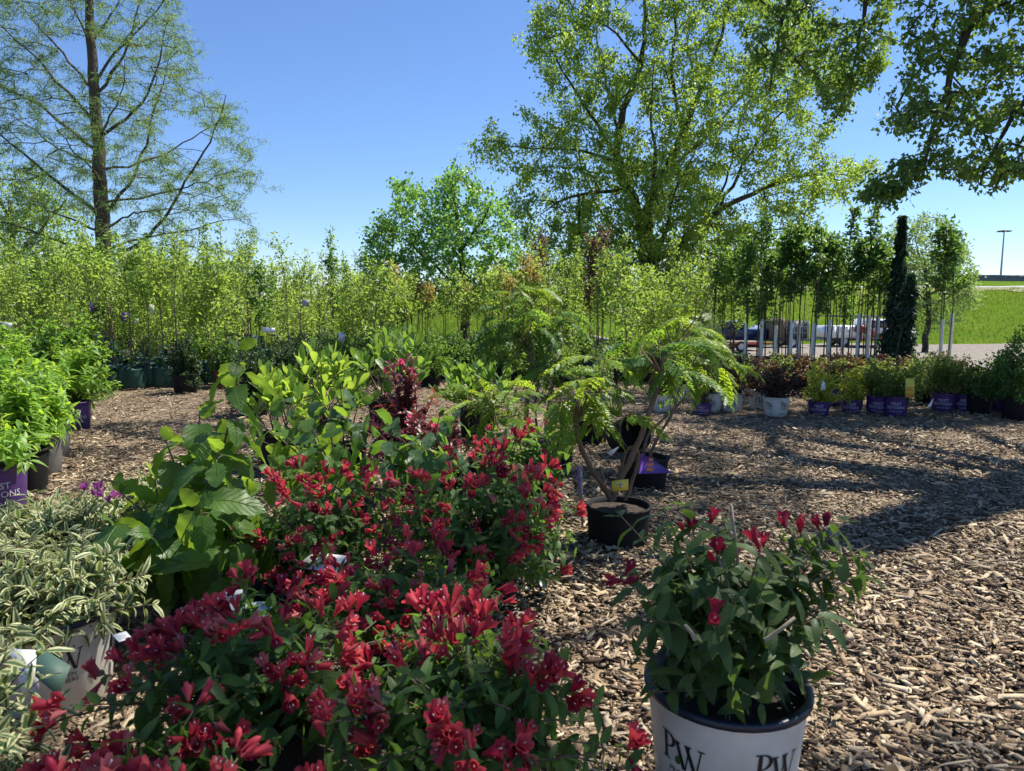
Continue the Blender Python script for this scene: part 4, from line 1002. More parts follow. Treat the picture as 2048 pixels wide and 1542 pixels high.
SHADE = [(-.55, 2.40, .62, .60, .75), (.45, 1.35, .55, .40, .7), (4.4, 7.75, 3.4, 1.0, .9), (.95, 4.8, 1.0, 1.2, .85), (1.1, 3.6, .6, .45, .5), (-3.6, 6.9, 1.3, .38, .6), (-2.9, 5.75, .9, .28, .55), (1.5, 1.75, .7, .35, .30), (-.5, 1.3, .9, .6, .62), (-1.6, 2.5, .8, .6, .12), (2.4, 6.3, 1.2, .35, .5)]
rg = np.random.default_rng(77); c6 = []
while len(c6) < 2300:
    P = np.stack([rg.uniform(-2, 11.5, 3000), rg.uniform(-.5, 13, 3000), rg.uniform(5.4, 9.6, 3000)], -1)
    vis = (P[:, 2] < H_CAM + .42 * P[:, 1] + .5) & (P[:, 0] < .78 * P[:, 1] + .5)
    q = P - SDIR[None] * (P[:, 2:3] / SDIR[2]); inr = ((P[:, 0] - 4.6) / 6.6) ** 2 + ((P[:, 1] - 6.0) / 6.8) ** 2 < 1
    off = (q[:, 0] > .85 * q[:, 1] + .8) | (q[:, 1] < .2)                # its shade falls outside the view: an ordinary crown there
    ok = ~vis & inr & (rg.uniform(0, 1, 3000) < np.where(off, .28, shade_weight(q)))
    c6 += list(P[ok])
A6 = np.concatenate(A6 + [np.array(c6[:2300])])
make_tree('cottonwood_tree', 'old cottonwood just outside the right edge with dark leafy boughs hanging into view', 26, l6, A6, .26, heart_tpl(1.0, .95), LM['cotton'], MAT['bark'], 12, .045, size=(.042, .070), extra=2000, rt=.0044, droop=.7, upn=.3)

# ------------------------------------------------------------------ nursery saplings
def bag_part(root, rt=.17, h=.30, mat='bag'):
    b = Buf(); b.lathe([(0, 0), (rt * .92, 0), (rt * 1.04, h * .12), (rt * 1.06, h * .5), (rt * .98, h * .9), (rt * 1.02, h), (rt * .97, h * 1.0), (rt * .92, h * .9)], 14)
    V = b.v[-1]; rg = np.random.default_rng(int(h * 1000)); V[:, :2] *= 1 + rg.normal(0, .03, (len(V), 1)); V[:, 2] += rg.normal(0, .008, len(V)) * (V[:, 2] > .02)
    o = b.build('grow_bag', MAT[mat], root, smooth=True)
    s = Buf(); s.lathe([(.001, h * .9), (rt * .95, h * .88)], 14); s.build('soil', MAT['soil'], o)
def sapling(name, label, loc, seed, h, cz, R, nb, per, leafmats, size, group, stake=False, guard=False, base='bag', upright=.75, lean=0.0, tipmat=None, bark='cane'):
    rg = np.random.default_rng(seed); root = thing(name, label, 'sapling', loc, rg.uniform(0, 6.28), group)
    tr = np.array([(0, 0, .1), (rg.normal(0, .02), rg.normal(0, .02), h * .33), (rg.normal(0, .03), rg.normal(0, .03), h * .66), (rg.normal(0, .05) + lean, rg.normal(0, .05), h)]); tr = resample(tr, h / 9)
    b = Buf(); b.tube(tr, np.linspace(.013, .003, len(tr)), 6); nodes = [tr[-1]]; dirs = [UP]; tipz = [h]
    for i in range(nb):
        z = cz + (h - cz) * (i + rg.uniform(0, 1)) / nb; t = z / h * (len(tr) - 1); j = min(len(tr) - 2, int(t)); q = tr[j] + (tr[j + 1] - tr[j]) * (t - j)
        a = rg.uniform(0, 6.28); L = R * (1.15 - .75 * (z - cz) / max(.1, h - cz)) * rg.uniform(.6, 1.3)
        d = nrm(np.array([math.cos(a), math.sin(a), upright * rg.uniform(.5, 1.6)])); p = np.stack([q, q + d * L * .5, q + d * L + np.array([0, 0, .12 * L])]); b.tube(p, [.0045, .003, .0015], 3, cap=False)
        for f in (.3, .5, .7, .85, 1.0): nodes.append(q + d * L * f); dirs.append(d)
    b.build('trunk', MAT[bark], root, smooth=True)
    nodes = np.array(nodes); dirs = np.array(dirs); idx = np.repeat(np.arange(len(nodes)), per); n = len(idx)
    P = nodes[idx] + rg.normal(0, .045, (n, 3)); M = frames(P, dirs[idx] * .5 + rg.normal(0, .7, (n, 3)) + np.array([0, 0, -.3]), UP * .6 + rg.normal(0, .6, (n, 3)), rg.uniform(*size, n))
    b = Buf(); r = rg.uniform(0, 1, n)
    if tipmat:
        hi = P[:, 2] > h - (h - cz) * .45; b.many(DIA, M[~hi], 0, r[~hi]); b.many(DIA, M[hi], 1, r[hi]); b.build('crown', [LM[leafmats], LM[tipmat]], root, kind='stuff')
    else:
        b.many(DIA, M, 0, r); b.build('crown', LM[leafmats], root, kind='stuff')
    if stake:
        s = Buf(); s.tube(np.array([(.05, .02, .1), (.03, .03, h * .5), (.0 + lean * .8, .04, h * 1.0)]), .008, 5); s.build('stake', MAT['bamboo'], root)
    if guard:
        s = Buf(); gt_ = rg.uniform(.82, 1.02); s.lathe([(.024, .32), (.027, .34), (.027, gt_), (.024, gt_ + .02)], 10); s.build('trunk_guard', MAT['guard'], root, smooth=True)
    if base == 'bag': bag_part(root)
    elif base == 'pot': pot(root, .16, .13, .28, MAT['potblack'])
    return root
rg = np.random.default_rng(101)
spots = []
for ri, Y in enumerate(np.arange(10.9, 19.5, .85)):
    x0, x1 = -.74 * Y - .3, -.155 * Y - .5 + (0.0 if ri < 4 else .3)
    for x in np.arange(x0, x1, .50 + .02 * ri): spots.append((x + rg.uniform(-.3, .3), Y + rg.uniform(-.42, .42), ri))
# kind: look, leaves, height, crown base, reach, branches, leaves per node, leaf size, uprightness, lean
SK = [('wispy yellow-green', 'sap1', 2.25, .70, .30, 20, 3, (.04, .07), 1.8, .1), ('bushy yellow-green', 'sap1', 1.75, .30, .55, 34, 5, (.045, .08), .9, 0.), ('tall thin green', 'sap2', 2.45, .85, .24, 18, 4, (.045, .085), 2.0, -.1),
      ('broad green', 'sap2', 1.70, .35, .60, 32, 5, (.05, .09), .8, .05), ('short leafy', 'sap1', 1.35, .25, .50, 30, 5, (.04, .075), .8, 0.), ('feathery green', 'sap2', 2.0, .45, .42, 30, 4, (.035, .06), 1.4, .12),
      ('slim dark', 'sap3', 2.05, .80, .22, 18, 4, (.06, .10), 1.2, .05), ('dark bushy', 'sap3', 1.6, .40, .36, 24, 4, (.05, .09), 1.0, 0.), ('loose pale green', 'elm', 1.9, .40, .58, 22, 4, (.05, .09), .7, -.08),
      ('sparse whip-like', 'sap2', 2.35, .55, .18, 16, 3, (.05, .08), 2.6, .15), ('arching yellow-green', 'sap1', 1.85, .5, .62, 20, 4, (.045, .08), .55, .1), ('narrow mid-green', 'sap2', 1.95, .30, .26, 34, 4, (.04, .07), 1.8, 0.)]
protos = {}
for si, (x, y, ri) in enumerate(spots):
    kind = int(rg.choice(12, p=[.11, .10, .08, .10, .10, .10, .06, .05, .10, .06, .08, .06]))
    u = (x / y + .74) / .58                                    # 0 at the left edge of the block, 1 at its right edge
    if u > .70 and kind in (1, 3, 8) and rg.uniform() < .6: kind = 4
    sc = rg.uniform(.80, 1.12) * (1.0 if u < .66 else .90) * (1 + .018 * ri)
    look, mt, h_, cz_, R_, nb_, per_, sz_, up_, ln_ = SK[kind]
    lab = '%s sapling in the %s rows of the block below the cypress, %s part' % (look, 'front' if ri < 4 else ('middle' if ri < 7 else 'rear'), 'left' if u < .36 else ('centre' if u < .7 else 'right'))
    grp = lab.replace(' sapling in', ' saplings in')
    if kind not in protos:
        protos[kind] = sapling('sapling', lab, (x, y, 0), 200 + kind, h_, cz_, R_, nb_, per_, mt, sz_, grp, upright=up_, base='bag', lean=ln_); protos[kind].scale = (sc,) * 3
    else: copy_thing(protos[kind], (x, y, 0), rg.uniform(0, 6.28), lab, sc, grp)
# front bags, bare stems leaning out of them
for i, (px_, py_, lean) in enumerate(((212, 776, -.1), (238, 772, .12), (268, 778, .02), (300, 774, -.06), (330, 774, .08), (362, 772, .0), (226, 752, 0), (256, 748, .05), (290, 750, -.05), (322, 748, .03), (350, 748, 0.))):
    p = G(px_, py_); sapling('bagged_sapling', ('bare-stemmed sapling in a green grow bag, %s in the front row' % ['first from the left', 'second from the left', 'third from the left', 'fourth from the left', 'fifth from the left', 'rightmost'][i]) if i < 6 else 'thin sapling in a green grow bag in the second row behind the path',
              p, 230 + i, 1.9 + .1 * (i % 3), 1.0, .26, 16, 4, ['sap1', 'sap2'][i % 2], (.045, .08), None if i < 6 else 'second row of bagged saplings', lean=lean * 3, base='bag')
# middle block: bare lower stems, orange-tinted tips
pm = {}
gm = 'bare-stemmed saplings in front of the maple'
for i in range(64):
    px_ = rg.uniform(690, 1075); Y = rg.uniform(11.8, 16.5); x = (px_ - 1024) / FPX * Y; kk = int(rg.choice(4, p=[.30, .30, .25, .15]))
    lab = ['thin sapling with orange-tinted tip leaves in front of the maple', 'thin yellow-green sapling with bare lower stem in front of the maple', 'thin pale green sapling with bare lower stem in front of the maple', 'thin sapling with brown-orange tip leaves in front of the maple'][kk]
    lab = lab.replace(' in front of the maple', [' left of the maple trunk', ' before the maple trunk', ' right of the maple trunk'][0 if px_ < 850 else (1 if px_ < 980 else 2)])
    if kk not in pm:
        pm[kk] = sapling('sapling', lab, (x, Y, 0), 260 + kk, [1.75, 1.6, 1.5, 1.8][kk], [1.0, .85, .8, 1.05][kk], [.20, .26, .28, .2][kk], 18, 4, ['sap2', 'sap1', 'sap2', 'sap1'][kk], (.04, .075), lab.replace(' sapling', ' saplings'), tipmat=['sap4', None, None, 'sap4'][kk], base='pot')
    else: copy_thing(pm[kk], (x, Y, 0), rg.uniform(0, 6.28), lab, rg.uniform(.85, 1.12) * (1.12 if px_ < 740 else 1), lab.replace(' sapling', ' saplings'))
# right of the middle: taller green and brown-leaved saplings under the elm
pk = {}
for i in range(46):
    px_ = 1050 + 430 * ((i * .6180339) % 1); Y = rg.uniform(11.0, 16.0); x = (px_ - 1024) / FPX * Y
    kk = [0, 2, 5, 8, 9, 11, 6, 3, 4, 10][int(rg.integers(0, 10))]
    if i in (3, 8, 11): kk = 99; px_ = {3: 1085, 8: 1180, 11: 1205}[i]; Y = 13.5; x = (px_ - 1024) / FPX * Y
    sc = rg.uniform(.78, 1.08) if kk != 99 else rg.uniform(.95, 1.05); zt = float(T(x, Y)) + .01
    look = SK[kk][0] if kk != 99 else 'tall brownish-red'
    lab = '%s sapling below the elm, %s' % (look, 'behind the left sumac' if px_ < 1180 else ('behind the front sumac' if px_ < 1330 else 'left of the staked row'))
    grp = lab.replace(' sapling below', ' saplings below')
    if kk not in pk:
        if kk == 99: pk[kk] = sapling('sapling', lab, (x, Y, zt), 299, 2.35, .9, .26, 24, 5, 'sap5', (.05, .085), grp, base='pot')
        else: pk[kk] = copy_thing(protos[kk], (x, Y, zt), rg.uniform(0, 6.28), lab, sc, grp)
    else: copy_thing(pk[kk], (x, Y, zt), rg.uniform(0, 6.28), lab, sc, grp)
# right row: staked saplings with white trunk guards
gx = [1489, 1520, 1548, 1579, 1594, 1623, 1654, 1682, 1712, 1733, 1749, 1878, 1896]
ords = ['first', 'second', 'third', 'fourth', 'fifth', 'sixth', 'seventh', 'eighth', 'ninth', 'tenth', 'eleventh']
for i, px_ in enumerate(gx):
    Y = 11.2 + .5 * ((i * 37) % 5) / 5; x = (px_ - 1024) / FPX * Y * 1.005
    lab = ('%s staked sapling with a white trunk guard, counted from the blue pickup' % ords[i]) if i < 11 else ['staked sapling with white guard just right of the round pale tree trunk', 'rightmost forked sapling with white guard before the grass bank'][i - 11]
    sapling('guarded_sapling', lab, (x, Y, float(T(x, Y))), 300 + i, [2.2, 2.5, 2.25, 2.4, 2.0, 2.35, 2.2, 2.7, 2.1, 2.65, 2.1, 2.35, 2.3][i], [1.0, .85, 1.35, 1.1, 1.5, .9, 1.25, .75, 1.45, 1.05, 1.3, 1.3, 1.2][i], .21 if i < 11 else .30, 18, 6, 'sap3' if i % 3 else 'midgreen', (.06, .105), 'staked saplings with white trunk guards', stake=True, guard=True, base='pot', lean=[.0, .08, .12, .16, .02, .05, .05, .0, .03, .1, .02, .1, .15][i], bark='bark')
for i in range(18):
    px_ = 1430 + i * 21 + rg.uniform(-8, 8); Y = rg.uniform(12.0, 13.2); x = (px_ - 1024) / FPX * Y
    sapling('staked_sapling', 'dark slim sapling on a bamboo stake behind the white-guarded row', (x, Y, float(T(x, Y))), 330 + i, rg.uniform(1.8, 2.4), rg.uniform(.6, 1.4), .20, 13, 6, ['sap3', 'sap2', 'midgreen'][i % 3], (.05, .09), 'unguarded staked saplings behind the white-guarded row', stake=True, base='pot', lean=rg.uniform(-.1, .15), bark='bark')

# dark columnar evergreens
def column(name, label, px_, Y, h, r, seed, lean):
    rg = np.random.default_rng(seed); x = (px_ - 1024) / FPX * Y; root = thing(name, label, 'conifer', (x, Y, float(T(x, Y))))
    b = Buf(); b.tube(np.array([(0, 0, .1), (lean * .4, 0, h * .5), (lean, 0, h * .97)]), [.03, .02, .008], 6); b.build('trunk', MAT['bark'], root)
    n = 5200; z = h * rg.beta(1.15, 1.25, n) * .86 + .14 * h; u = z / h; rr = r * (np.interp(u, [0.1, .25, .5, .8, 1.0], [.55, 1.0, .85, .55, .15])) * (1 + .22 * np.sin(z * 9 + 1) * np.sin(z * 4))
    a = rg.uniform(0, 6.28, n); f = np.sqrt(rg.uniform(.1, 1, n)) * (1 + .25 * np.sin(a * 3 + z * 6)); P = np.stack([lean * u + rr * f * np.cos(a), rr * f * np.sin(a), z], -1)
    cl_ = 70; zc = h * (.15 + .85 * rg.uniform(0, 1, cl_) ** 1.15); ac = rg.uniform(0, 6.28, cl_); rc = r * np.interp(zc / h, [.1, .25, .5, .8, .93, 1.0], [.5, 1.0, .8, .5, .25, .0]) * rg.uniform(.4, 1.05, cl_); ci = rg.integers(0, cl_, n)
    C_ = np.stack([lean * zc / h + rc * np.cos(ac), rc * np.sin(ac), zc], -1); half = rg.uniform(0, 1, n) < .72; P = np.where(half[:, None], C_[ci] + rg.normal(0, 1, (n, 3)) * np.array([.05, .05, .075]) * (1.12 - zc[ci] / h)[:, None], np.stack([lean * u + (P[:, 0] - lean * u) * .6 * (1.02 - u), P[:, 1] * .6 * (1.02 - u), z], -1))
    d = np.stack([np.cos(a) * .6, np.sin(a) * .6, np.full(n, -.7)], -1) + rg.normal(0, .35, (n, 3))
    b = Buf(); b.many(DIA, frames(P, d, rg.normal(0, .6, (n, 3)) + UP * .2 + d * 0, rg.uniform(.05, .10, n)), 0, rg.uniform(0, 1, n)); b.build('crown', LM['conifer'], root, kind='stuff')
    s = Buf(); s.tube(np.array([(-.16, -.12, .1), (-.02, -.10, h * .55)]), .010, 5); s.build('stake', MAT['bamboo'], root)
    pot(root, .19, .16, .30, MAT['potblack'])
column('columnar_evergreen', 'tall dark columnar evergreen towering over the right row of saplings', 1783, 11.0, 2.50, .135, 401, .05)
column('columnar_evergreen', 'shorter dark weeping evergreen leaning beside the taller columnar one', 1799, 10.7, 1.65, .15, 402, .12)

# ------------------------------------------------------------------ shrubs in pots on the right
def small_shrub(name, label, loc, seed, R, Hh, potk, leaf, n=900, size=(.025, .045), group=None, style=None, h=.21, rt=.13, tilt=0., sq=(1, 1), low=-.1, droop=.1, parts=True, ntip=34):
    rg = np.random.default_rng(seed); root = thing(name, label, 'shrub', loc, 0, group)
    if potk: pot(root, rt, rt * .82, h, MAT[potk], None if potk != 'potwhite' else MAT['potwhite'], style, tilt=tilt)
    tips = dome(rg, ntip, R, Hh, h + .03, low, .6, .15, sq); paths = shoots(rg, tips, h * .85, .03, 5); stems_part(root, paths, .004, .0015, MAT['stem'])
    idx = rg.integers(0, ntip, n); t = rg.uniform(.35, 1.0, n); P = np.array([paths[i][min(4, int(tt * 4))] + (paths[i][min(4, int(tt * 4) + 1)] - paths[i][min(4, int(tt * 4))]) * (tt * 4 % 1) for i, tt in zip(idx, t)])
    P = P + rg.normal(0, R * .07, (n, 3)); d = rg.normal(0, .8, (n, 3)) + nrm(P - np.array([0, 0, h])) * .6 - UP * droop
    b = Buf(); b.many(DIA, frames(P, d, UP * .7 + rg.normal(0, .5, (n, 3)), rg.uniform(*size, n)), 0, rg.uniform(0, 1, n)); b.build('foliage', LM[leaf], root, kind='stuff')
    return root
def at(px_, py_): return G(px_, py_)
small_shrub('potted_shrub', 'low dark shrub in a bright white printed pot just right of the sumac', at(1323, 822), 500, .20, .26, 'potwhite', 'burgundy', 700, style='pw1', rt=.115, h=.20)
small_shrub('potted_shrub', 'dark shrub in a white printed pot behind, half hidden by the sumac crown', at(1367, 803), 501, .22, .30, 'potwhite', 'burgundy', 700, style='pw1')
small_shrub('potted_shrub', 'small bare shrub in a low purple pot between the white pots', at(1404, 828), 502, .10, .16, 'potpurple', 'redbrown', 160, style='fe', h=.13, rt=.105)
small_shrub('potted_shrub', 'dark shrub in a white pot peeking out beside the low purple pot', at(1424, 822), 503, .20, .28, 'potwhite', 'burgundy', 700, style='pw1', rt=.11)
small_shrub('potted_shrub', 'dense dark burgundy shrub in a cream white pot left of the golden shrubs', at(1463, 821), 504, .25, .42, 'potwhite', 'burgundy', 1500, style='pw1')
small_shrub('potted_shrub', 'dark shrub in a white pot at the back between two burgundy shrubs', at(1492, 804), 505, .22, .35, 'potwhite', 'midgreen', 800, style='pw1')
small_shrub('potted_shrub', 'dark burgundy shrub in the white pot tucked behind the front white pot', at(1519, 817), 506, .22, .34, 'potwhite', 'burgundy', 800, style='pw1')
small_shrub('potted_shrub', 'round burgundy shrub in the front white pot with two printed logos', at(1551, 831), 507, .27, .38, 'potwhite', 'burgundy', 1700, style='pw', rt=.135)
small_shrub('potted_shrub', 'tall golden-leaved shrub in a low purple pot with a white tag', at(1637, 828), 508, .21, .46, 'potpurple', 'gold', 1300, style='fe', h=.15, rt=.12, size=(.025, .05))
small_shrub('potted_shrub', 'golden-green shrub leaning in the next purple pot to the right', at(1702, 824), 509, .22, .42, 'potpurple', 'gold', 1200, style='fe', h=.15, rt=.12, size=(.025, .05))
small_shrub('potted_shrub', 'olive shrub in a tilted purple pot right of the golden pair', at(1754, 826), 510, .25, .42, 'potpurple', 'olive', 1300, style='fe', tilt=.12)
small_shrub('potted_shrub', 'brown-green shrub in the large front purple pot beside a yellow sign', at(1791, 831), 511, .24, .40, 'potpurple', 'olive', 1200, style='fe', rt=.125, h=.22)
small_shrub('potted_shrub', 'purple-potted reddish shrub hidden behind the golden shrubs', at(1668, 810), 512, .22, .34, 'potpurple', 'redbrown', 900, style='fe')
small_shrub('potted_shrub', 'wide green shrub in a dark purple pot at the right of the yellow sign', at(1885, 822), 513, .40, .44, 'potpurple', 'olive', 2300, style='fe')
small_shrub('potted_shrub', 'green shrub in a purple pot behind the black pot at the right', at(1930, 823), 514, .28, .38, 'potpurple', 'olive', 1200, style='fe')
small_shrub('potted_shrub', 'bushy green shrub in a black pot in the shade near the right edge', at(1957, 827), 515, .25, .40, 'potblack', 'midgreen', 1100)
small_shrub('potted_shrub', 'tall dark green shrub in a purple pot near the right edge', at(1994, 822), 516, .32, .66, 'potpurple', 'midgreen', 2600, size=(.03, .055))
small_shrub('potted_shrub', 'tall dark green shrub in a big black pot cut by the right edge', at(2034, 838), 517, .30, .72, 'potblack', 'midgreen', 2400, size=(.03, .055), rt=.16, h=.24)
small_shrub('potted_shrub', 'leafy green shrub behind the wide one before the gravel', at(1850, 806), 518, .34, .48, 'potblack', 'midgreen', 1500)
for i in range(19):
    px_ = 1345 + i * 31 + rg.uniform(-9, 9); py_ = rg.uniform(772, 792); kk = i % 3
    small_shrub('potted_shrub', ['dark reddish-brown shrub in the shaded rear row before the guarded saplings', 'dull olive shrub in the shaded rear row before the guarded saplings', 'dark burgundy shrub in the shaded rear row before the guarded saplings'][kk], at(px_, py_), 530 + i, .28, .30, 'potblack', ['redbrown', 'olive', 'burgundy'][kk], 1000, (.035, .06), ['reddish', 'olive', 'burgundy'][kk] + ' shrubs of the rear row')

# evergreens and other shrubs at the back of the left path
def evg(label, px_, py_, R, Hh, seed, leaf='evergreen', n=3000, potk='potblack', sz=(.03, .05)):
    return small_shrub('evergreen_shrub', label, at(px_, py_), seed, R, Hh, potk, leaf, n, sz, rt=.17, h=.26, ntip=60, low=-.3)
evg('upright dark evergreen shrub in front of the green grow bags', 372, 785, .26, .62, 600)
evg('dark evergreen shrub in a black pot left of the upright-leaved shrub', 508, 830, .34, .58, 601)
evg('dense dark evergreen shrub second from the path', 560, 815, .30, .55, 602)
evg('broad dark evergreen shrub behind the upright-leaved shrub', 640, 775, .42, .60, 603)
evg('rounded glossy green shrub behind the purple-leaved shrub', 745, 765, .52, .66, 604, 'midgreen', 3200)
evg('rounded green shrub under the maple', 815, 760, .45, .58, 605, 'midgreen', 2400)
evg('green shrub in a brown pot between the evergreens and the grow bags', 450, 775, .28, .5, 606, 'midgreen', 1600, 'potterra')
evg('dark low shrub behind the left sumac', 915, 748, .45, .45, 607, 'midgreen', 1800)
evg('leafy green shrub right behind the lime shrubs', 165, 790, .42, .85, 608, 'limedark', 2600, sz=(.05, .085))
evg('leafy green shrub between the lime shrubs and the saplings', 90, 800, .45, .85, 609, 'limedark', 2600, sz=(.05, .085))
evg('leafy green shrub at the far left behind the lime shrubs', 15, 800, .45, .85, 610, 'limedark', 2600, sz=(.05, .085))
evg('small green shrub behind the right sumac stems', 1215, 770, .35, .5, 611, 'sap2', 1400)
evg('yellow-green shrub low behind the two sumacs', 1130, 770, .35, .5, 612, 'sap2', 1400)
evg('olive shrub low between the sumac crown and the white pots', 1290, 765, .35, .5, 613, 'olive', 1400)

mf = np.random.default_rng(66)
for i, (px_, py_, R_, H_, lf) in enumerate(((600, 770, .40, .62, 'evergreen'), (690, 762, .42, .60, 'midgreen'), (860, 772, .40, .52, 'rhododark'), (900, 760, .45, .55, 'midgreen'), (965, 752, .45, .55, 'limedark'), (1010, 762, .38, .5, 'midgreen'), (1060, 752, .42, .52, 'olive'), (1165, 752, .40, .55, 'midgreen'), (1250, 752, .42, .6, 'limedark'), (1340, 756, .40, .55, 'olive'), (1400, 760, .38, .5, 'midgreen'), (780, 742, .5, .7, 'limedark'), (420, 752, .40, .62, 'limedark'), (480, 760, .34, .62, 'evergreen'))):
    evg(['dark dense shrub', 'rounded green shrub', 'dull green shrub', 'glossy green shrub', 'fresh green shrub', 'small rounded shrub', 'olive-toned shrub', 'leafy green shrub', 'fresh green low shrub', 'olive low shrub', 'green low shrub', 'tall fresh green shrub', 'fresh green bushy shrub', 'dark bushy shrub'][i] + [' behind the evergreens before the sapling block', ' just left of the maple shrubs', ' in front of the maple trunk', ' right before the maple trunk', ' between the maple and the left sumac', ' left behind the tall straight sumac', ' right behind the tall straight sumac', ' between the two sumacs at the back', ' behind the front sumac crown', ' behind the right end of the sumac crown', ' left of the rear burgundy shrubs', ' under the left side of the maple', ' beside the grow bags', ' between the brown pot and the evergreens'][i], px_, py_, R_, H_, 620 + i, lf, 2200, sz=(.035, .065))

# ------------------------------------------------------------------ lime-green shrubs at the left edge
def lime_shrub(label, px_, py_, seed, R, Hh, potk, style, rt=.165, h=.29, ntip=70, leaf='lime', cap=240, tilt=0.):
    rng = np.random.default_rng(seed); root = thing('lime_shrub', label, 'shrub', at(px_, py_))
    pot(root, rt, rt * .84, h, MAT[potk], None, style, tilt=tilt)
    tips = dome(rng, ntip, R, Hh, h + .05, -.12, .6, .12); paths = shoots(rng, tips, h * .85, .03); stems_part(root, paths, .004, .0015, MAT['stem'])
    P, Dd, Nn, S = shoot_leaves(rng, paths, .026, .40, along=.7, droop=.05); place(root, 'leaf', 'leaf_' + leaf, LI_T, LM[leaf], frames(P, Dd, Nn, S * 1.1), rng, cap)
lime_shrub('lime-green shrub in the farthest purple printed pot beside the path', 152, 857, 700, .34, .62, 'potpurple', 'fe', .145, .27)
lime_shrub('lime-green shrub in a grey pot just before the farthest purple pot', 98, 915, 701, .22, .52, 'potgrey', None)
lime_shrub('lime-green shrub in the paler grey pot nearer the camera', 78, 950, 702, .22, .50, 'potgrey', None)
lime_shrub('lime-green shrub in the dark pot touching the front purple pot', 45, 985, 703, .24, .50, 'potblack', None)
lime_shrub('low lime-green shrub in the front purple printed pot at the left edge', 0, 1025, 704, .30, .30, 'potpurple', 'fe', .155, .29, 36)
lime_shrub('tall lime-green shrub at the left edge behind the grey pots', 10, 905, 705, .44, .66, 'potblack', None)
lime_shrub('tall lime-green shrub farther back at the left edge', 40, 865, 706, .42, .66, 'potblack', None)

# ------------------------------------------------------------------ broad-leaved and upright-leaved shrubs in the middle
def viburnum(label, base, tips, seed, leaf='viburnum', scale=1.0, spacing=.085, potr=.17, tmin=.25, cap=300, potk='potblack'):
    rng = np.random.default_rng(seed); base = np.array(base, float); root = thing('viburnum_shrub', label, 'shrub', base)
    pot(root, potr, potr * .84, .28, MAT[potk]); loc = [np.array(t) - base for t in tips]
    paths = []
    for tp in loc:
        a = np.array([rng.normal(0, .03), rng.normal(0, .03), .22]); m = a + (tp - a) * np.array([.45, .45, .55]) + rng.normal(0, .03, 3); paths.append(bez(a, m, tp, 8))
    stems_part(root, paths, .0065, .0025, MAT['barkred'], each=True)
    P, Dd, Nn, S = shoot_leaves(rng, paths, spacing, tmin, out=1.0, along=.25, droop=.7, upn=1.0, jitter=.3)
    pet = Buf(); d = nrm(Dd); Q = P + (d + UP * .25) * .03
    for a, c in zip(P, Q): pet.tube(np.stack([a, c]), [.0022, .0016], 4, cap=False)
    pet.build('petioles', MAT['twiggreen'], root, kind='stuff')
    tpsz = np.ones(len(P)); place(root, 'leaf', 'leaf_' + leaf, V_T, LM[leaf], frames(Q, Dd - UP * .12, Nn, S * scale * .95), rng, cap)
    # young leaves at the tips
    n = len(loc) * 2; Pt = np.repeat(np.array(loc), 2, 0); Dt = UP * .8 + rng.normal(0, .6, (n, 3)); place(root, 'leaf', 'leaf_' + leaf, V_T, LM[leaf], frames(Pt, Dt, rng.normal(0, .6, (n, 3)) + UP * .3, .42 * scale), rng, n)
vb = G(400, 1225); Yv = vb[1]
viburnum('big-leaved viburnum in front, its tall shoot rising highest of all', vb, [D(482, 700, Yv + .15), D(330, 880, Yv + .05), D(240, 985, Yv - .05), D(310, 960, Yv + .2), D(500, 985, Yv - .1), D(440, 900, Yv - .1), D(215, 1150, Yv - .35), D(395, 1010, Yv - .35), D(470, 1075, Yv - .3), D(300, 1070, Yv - .3), D(400, 830, Yv + .3), D(350, 1120, Yv - .35), D(440, 1140, Yv - .35), D(270, 1090, Yv - .15), D(230, 1050, Yv - .3), D(520, 1060, Yv - .1), D(340, 1020, Yv - .2)], 801, scale=1.08, tmin=.24, spacing=.058)
vb2 = np.array([-.95, 3.85, 0]); Yv = vb2[1]
viburnum('big-leaved viburnum behind the tall-shoot one, beside the path', vb2, [D(x, y, Yv + d) for x, y, d in ((560, 860, 0), (610, 830, .2), (660, 800, 0), (520, 880, .2), (700, 860, -.2), (640, 900, -.3), (560, 930, -.3), (600, 960, -.4), (690, 940, -.3), (480, 820, .1), (500, 930, -.2))], 802, 'viburnum', .92)
vb3 = np.array([-.40, 3.95, 0]); Yv = vb3[1]
viburnum('blue-green big-leaved viburnum directly behind the red weigelas', vb3, [D(x, y, Yv + d) for x, y, d in ((730, 810, 0), (790, 860, -.1), (880, 830, 0), (910, 840, -.2), (760, 870, -.3), (830, 880, -.3), (890, 890, -.3), (720, 900, -.3), (850, 910, -.4))], 803, 'viburnumblue', .95)
vb4 = np.array([-1.15, 4.75, 0]); Yv = vb4[1]
viburnum('mid-green viburnum behind, below the upright-leaved shrub', vb4, [D(x, y, Yv + d) for x, y, d in ((620, 790, 0), (680, 770, 0), (560, 800, 0), (720, 800, 0), (640, 830, -.2), (590, 840, -.3), (500, 830, 0))], 804, 'viburnumblue', .85)

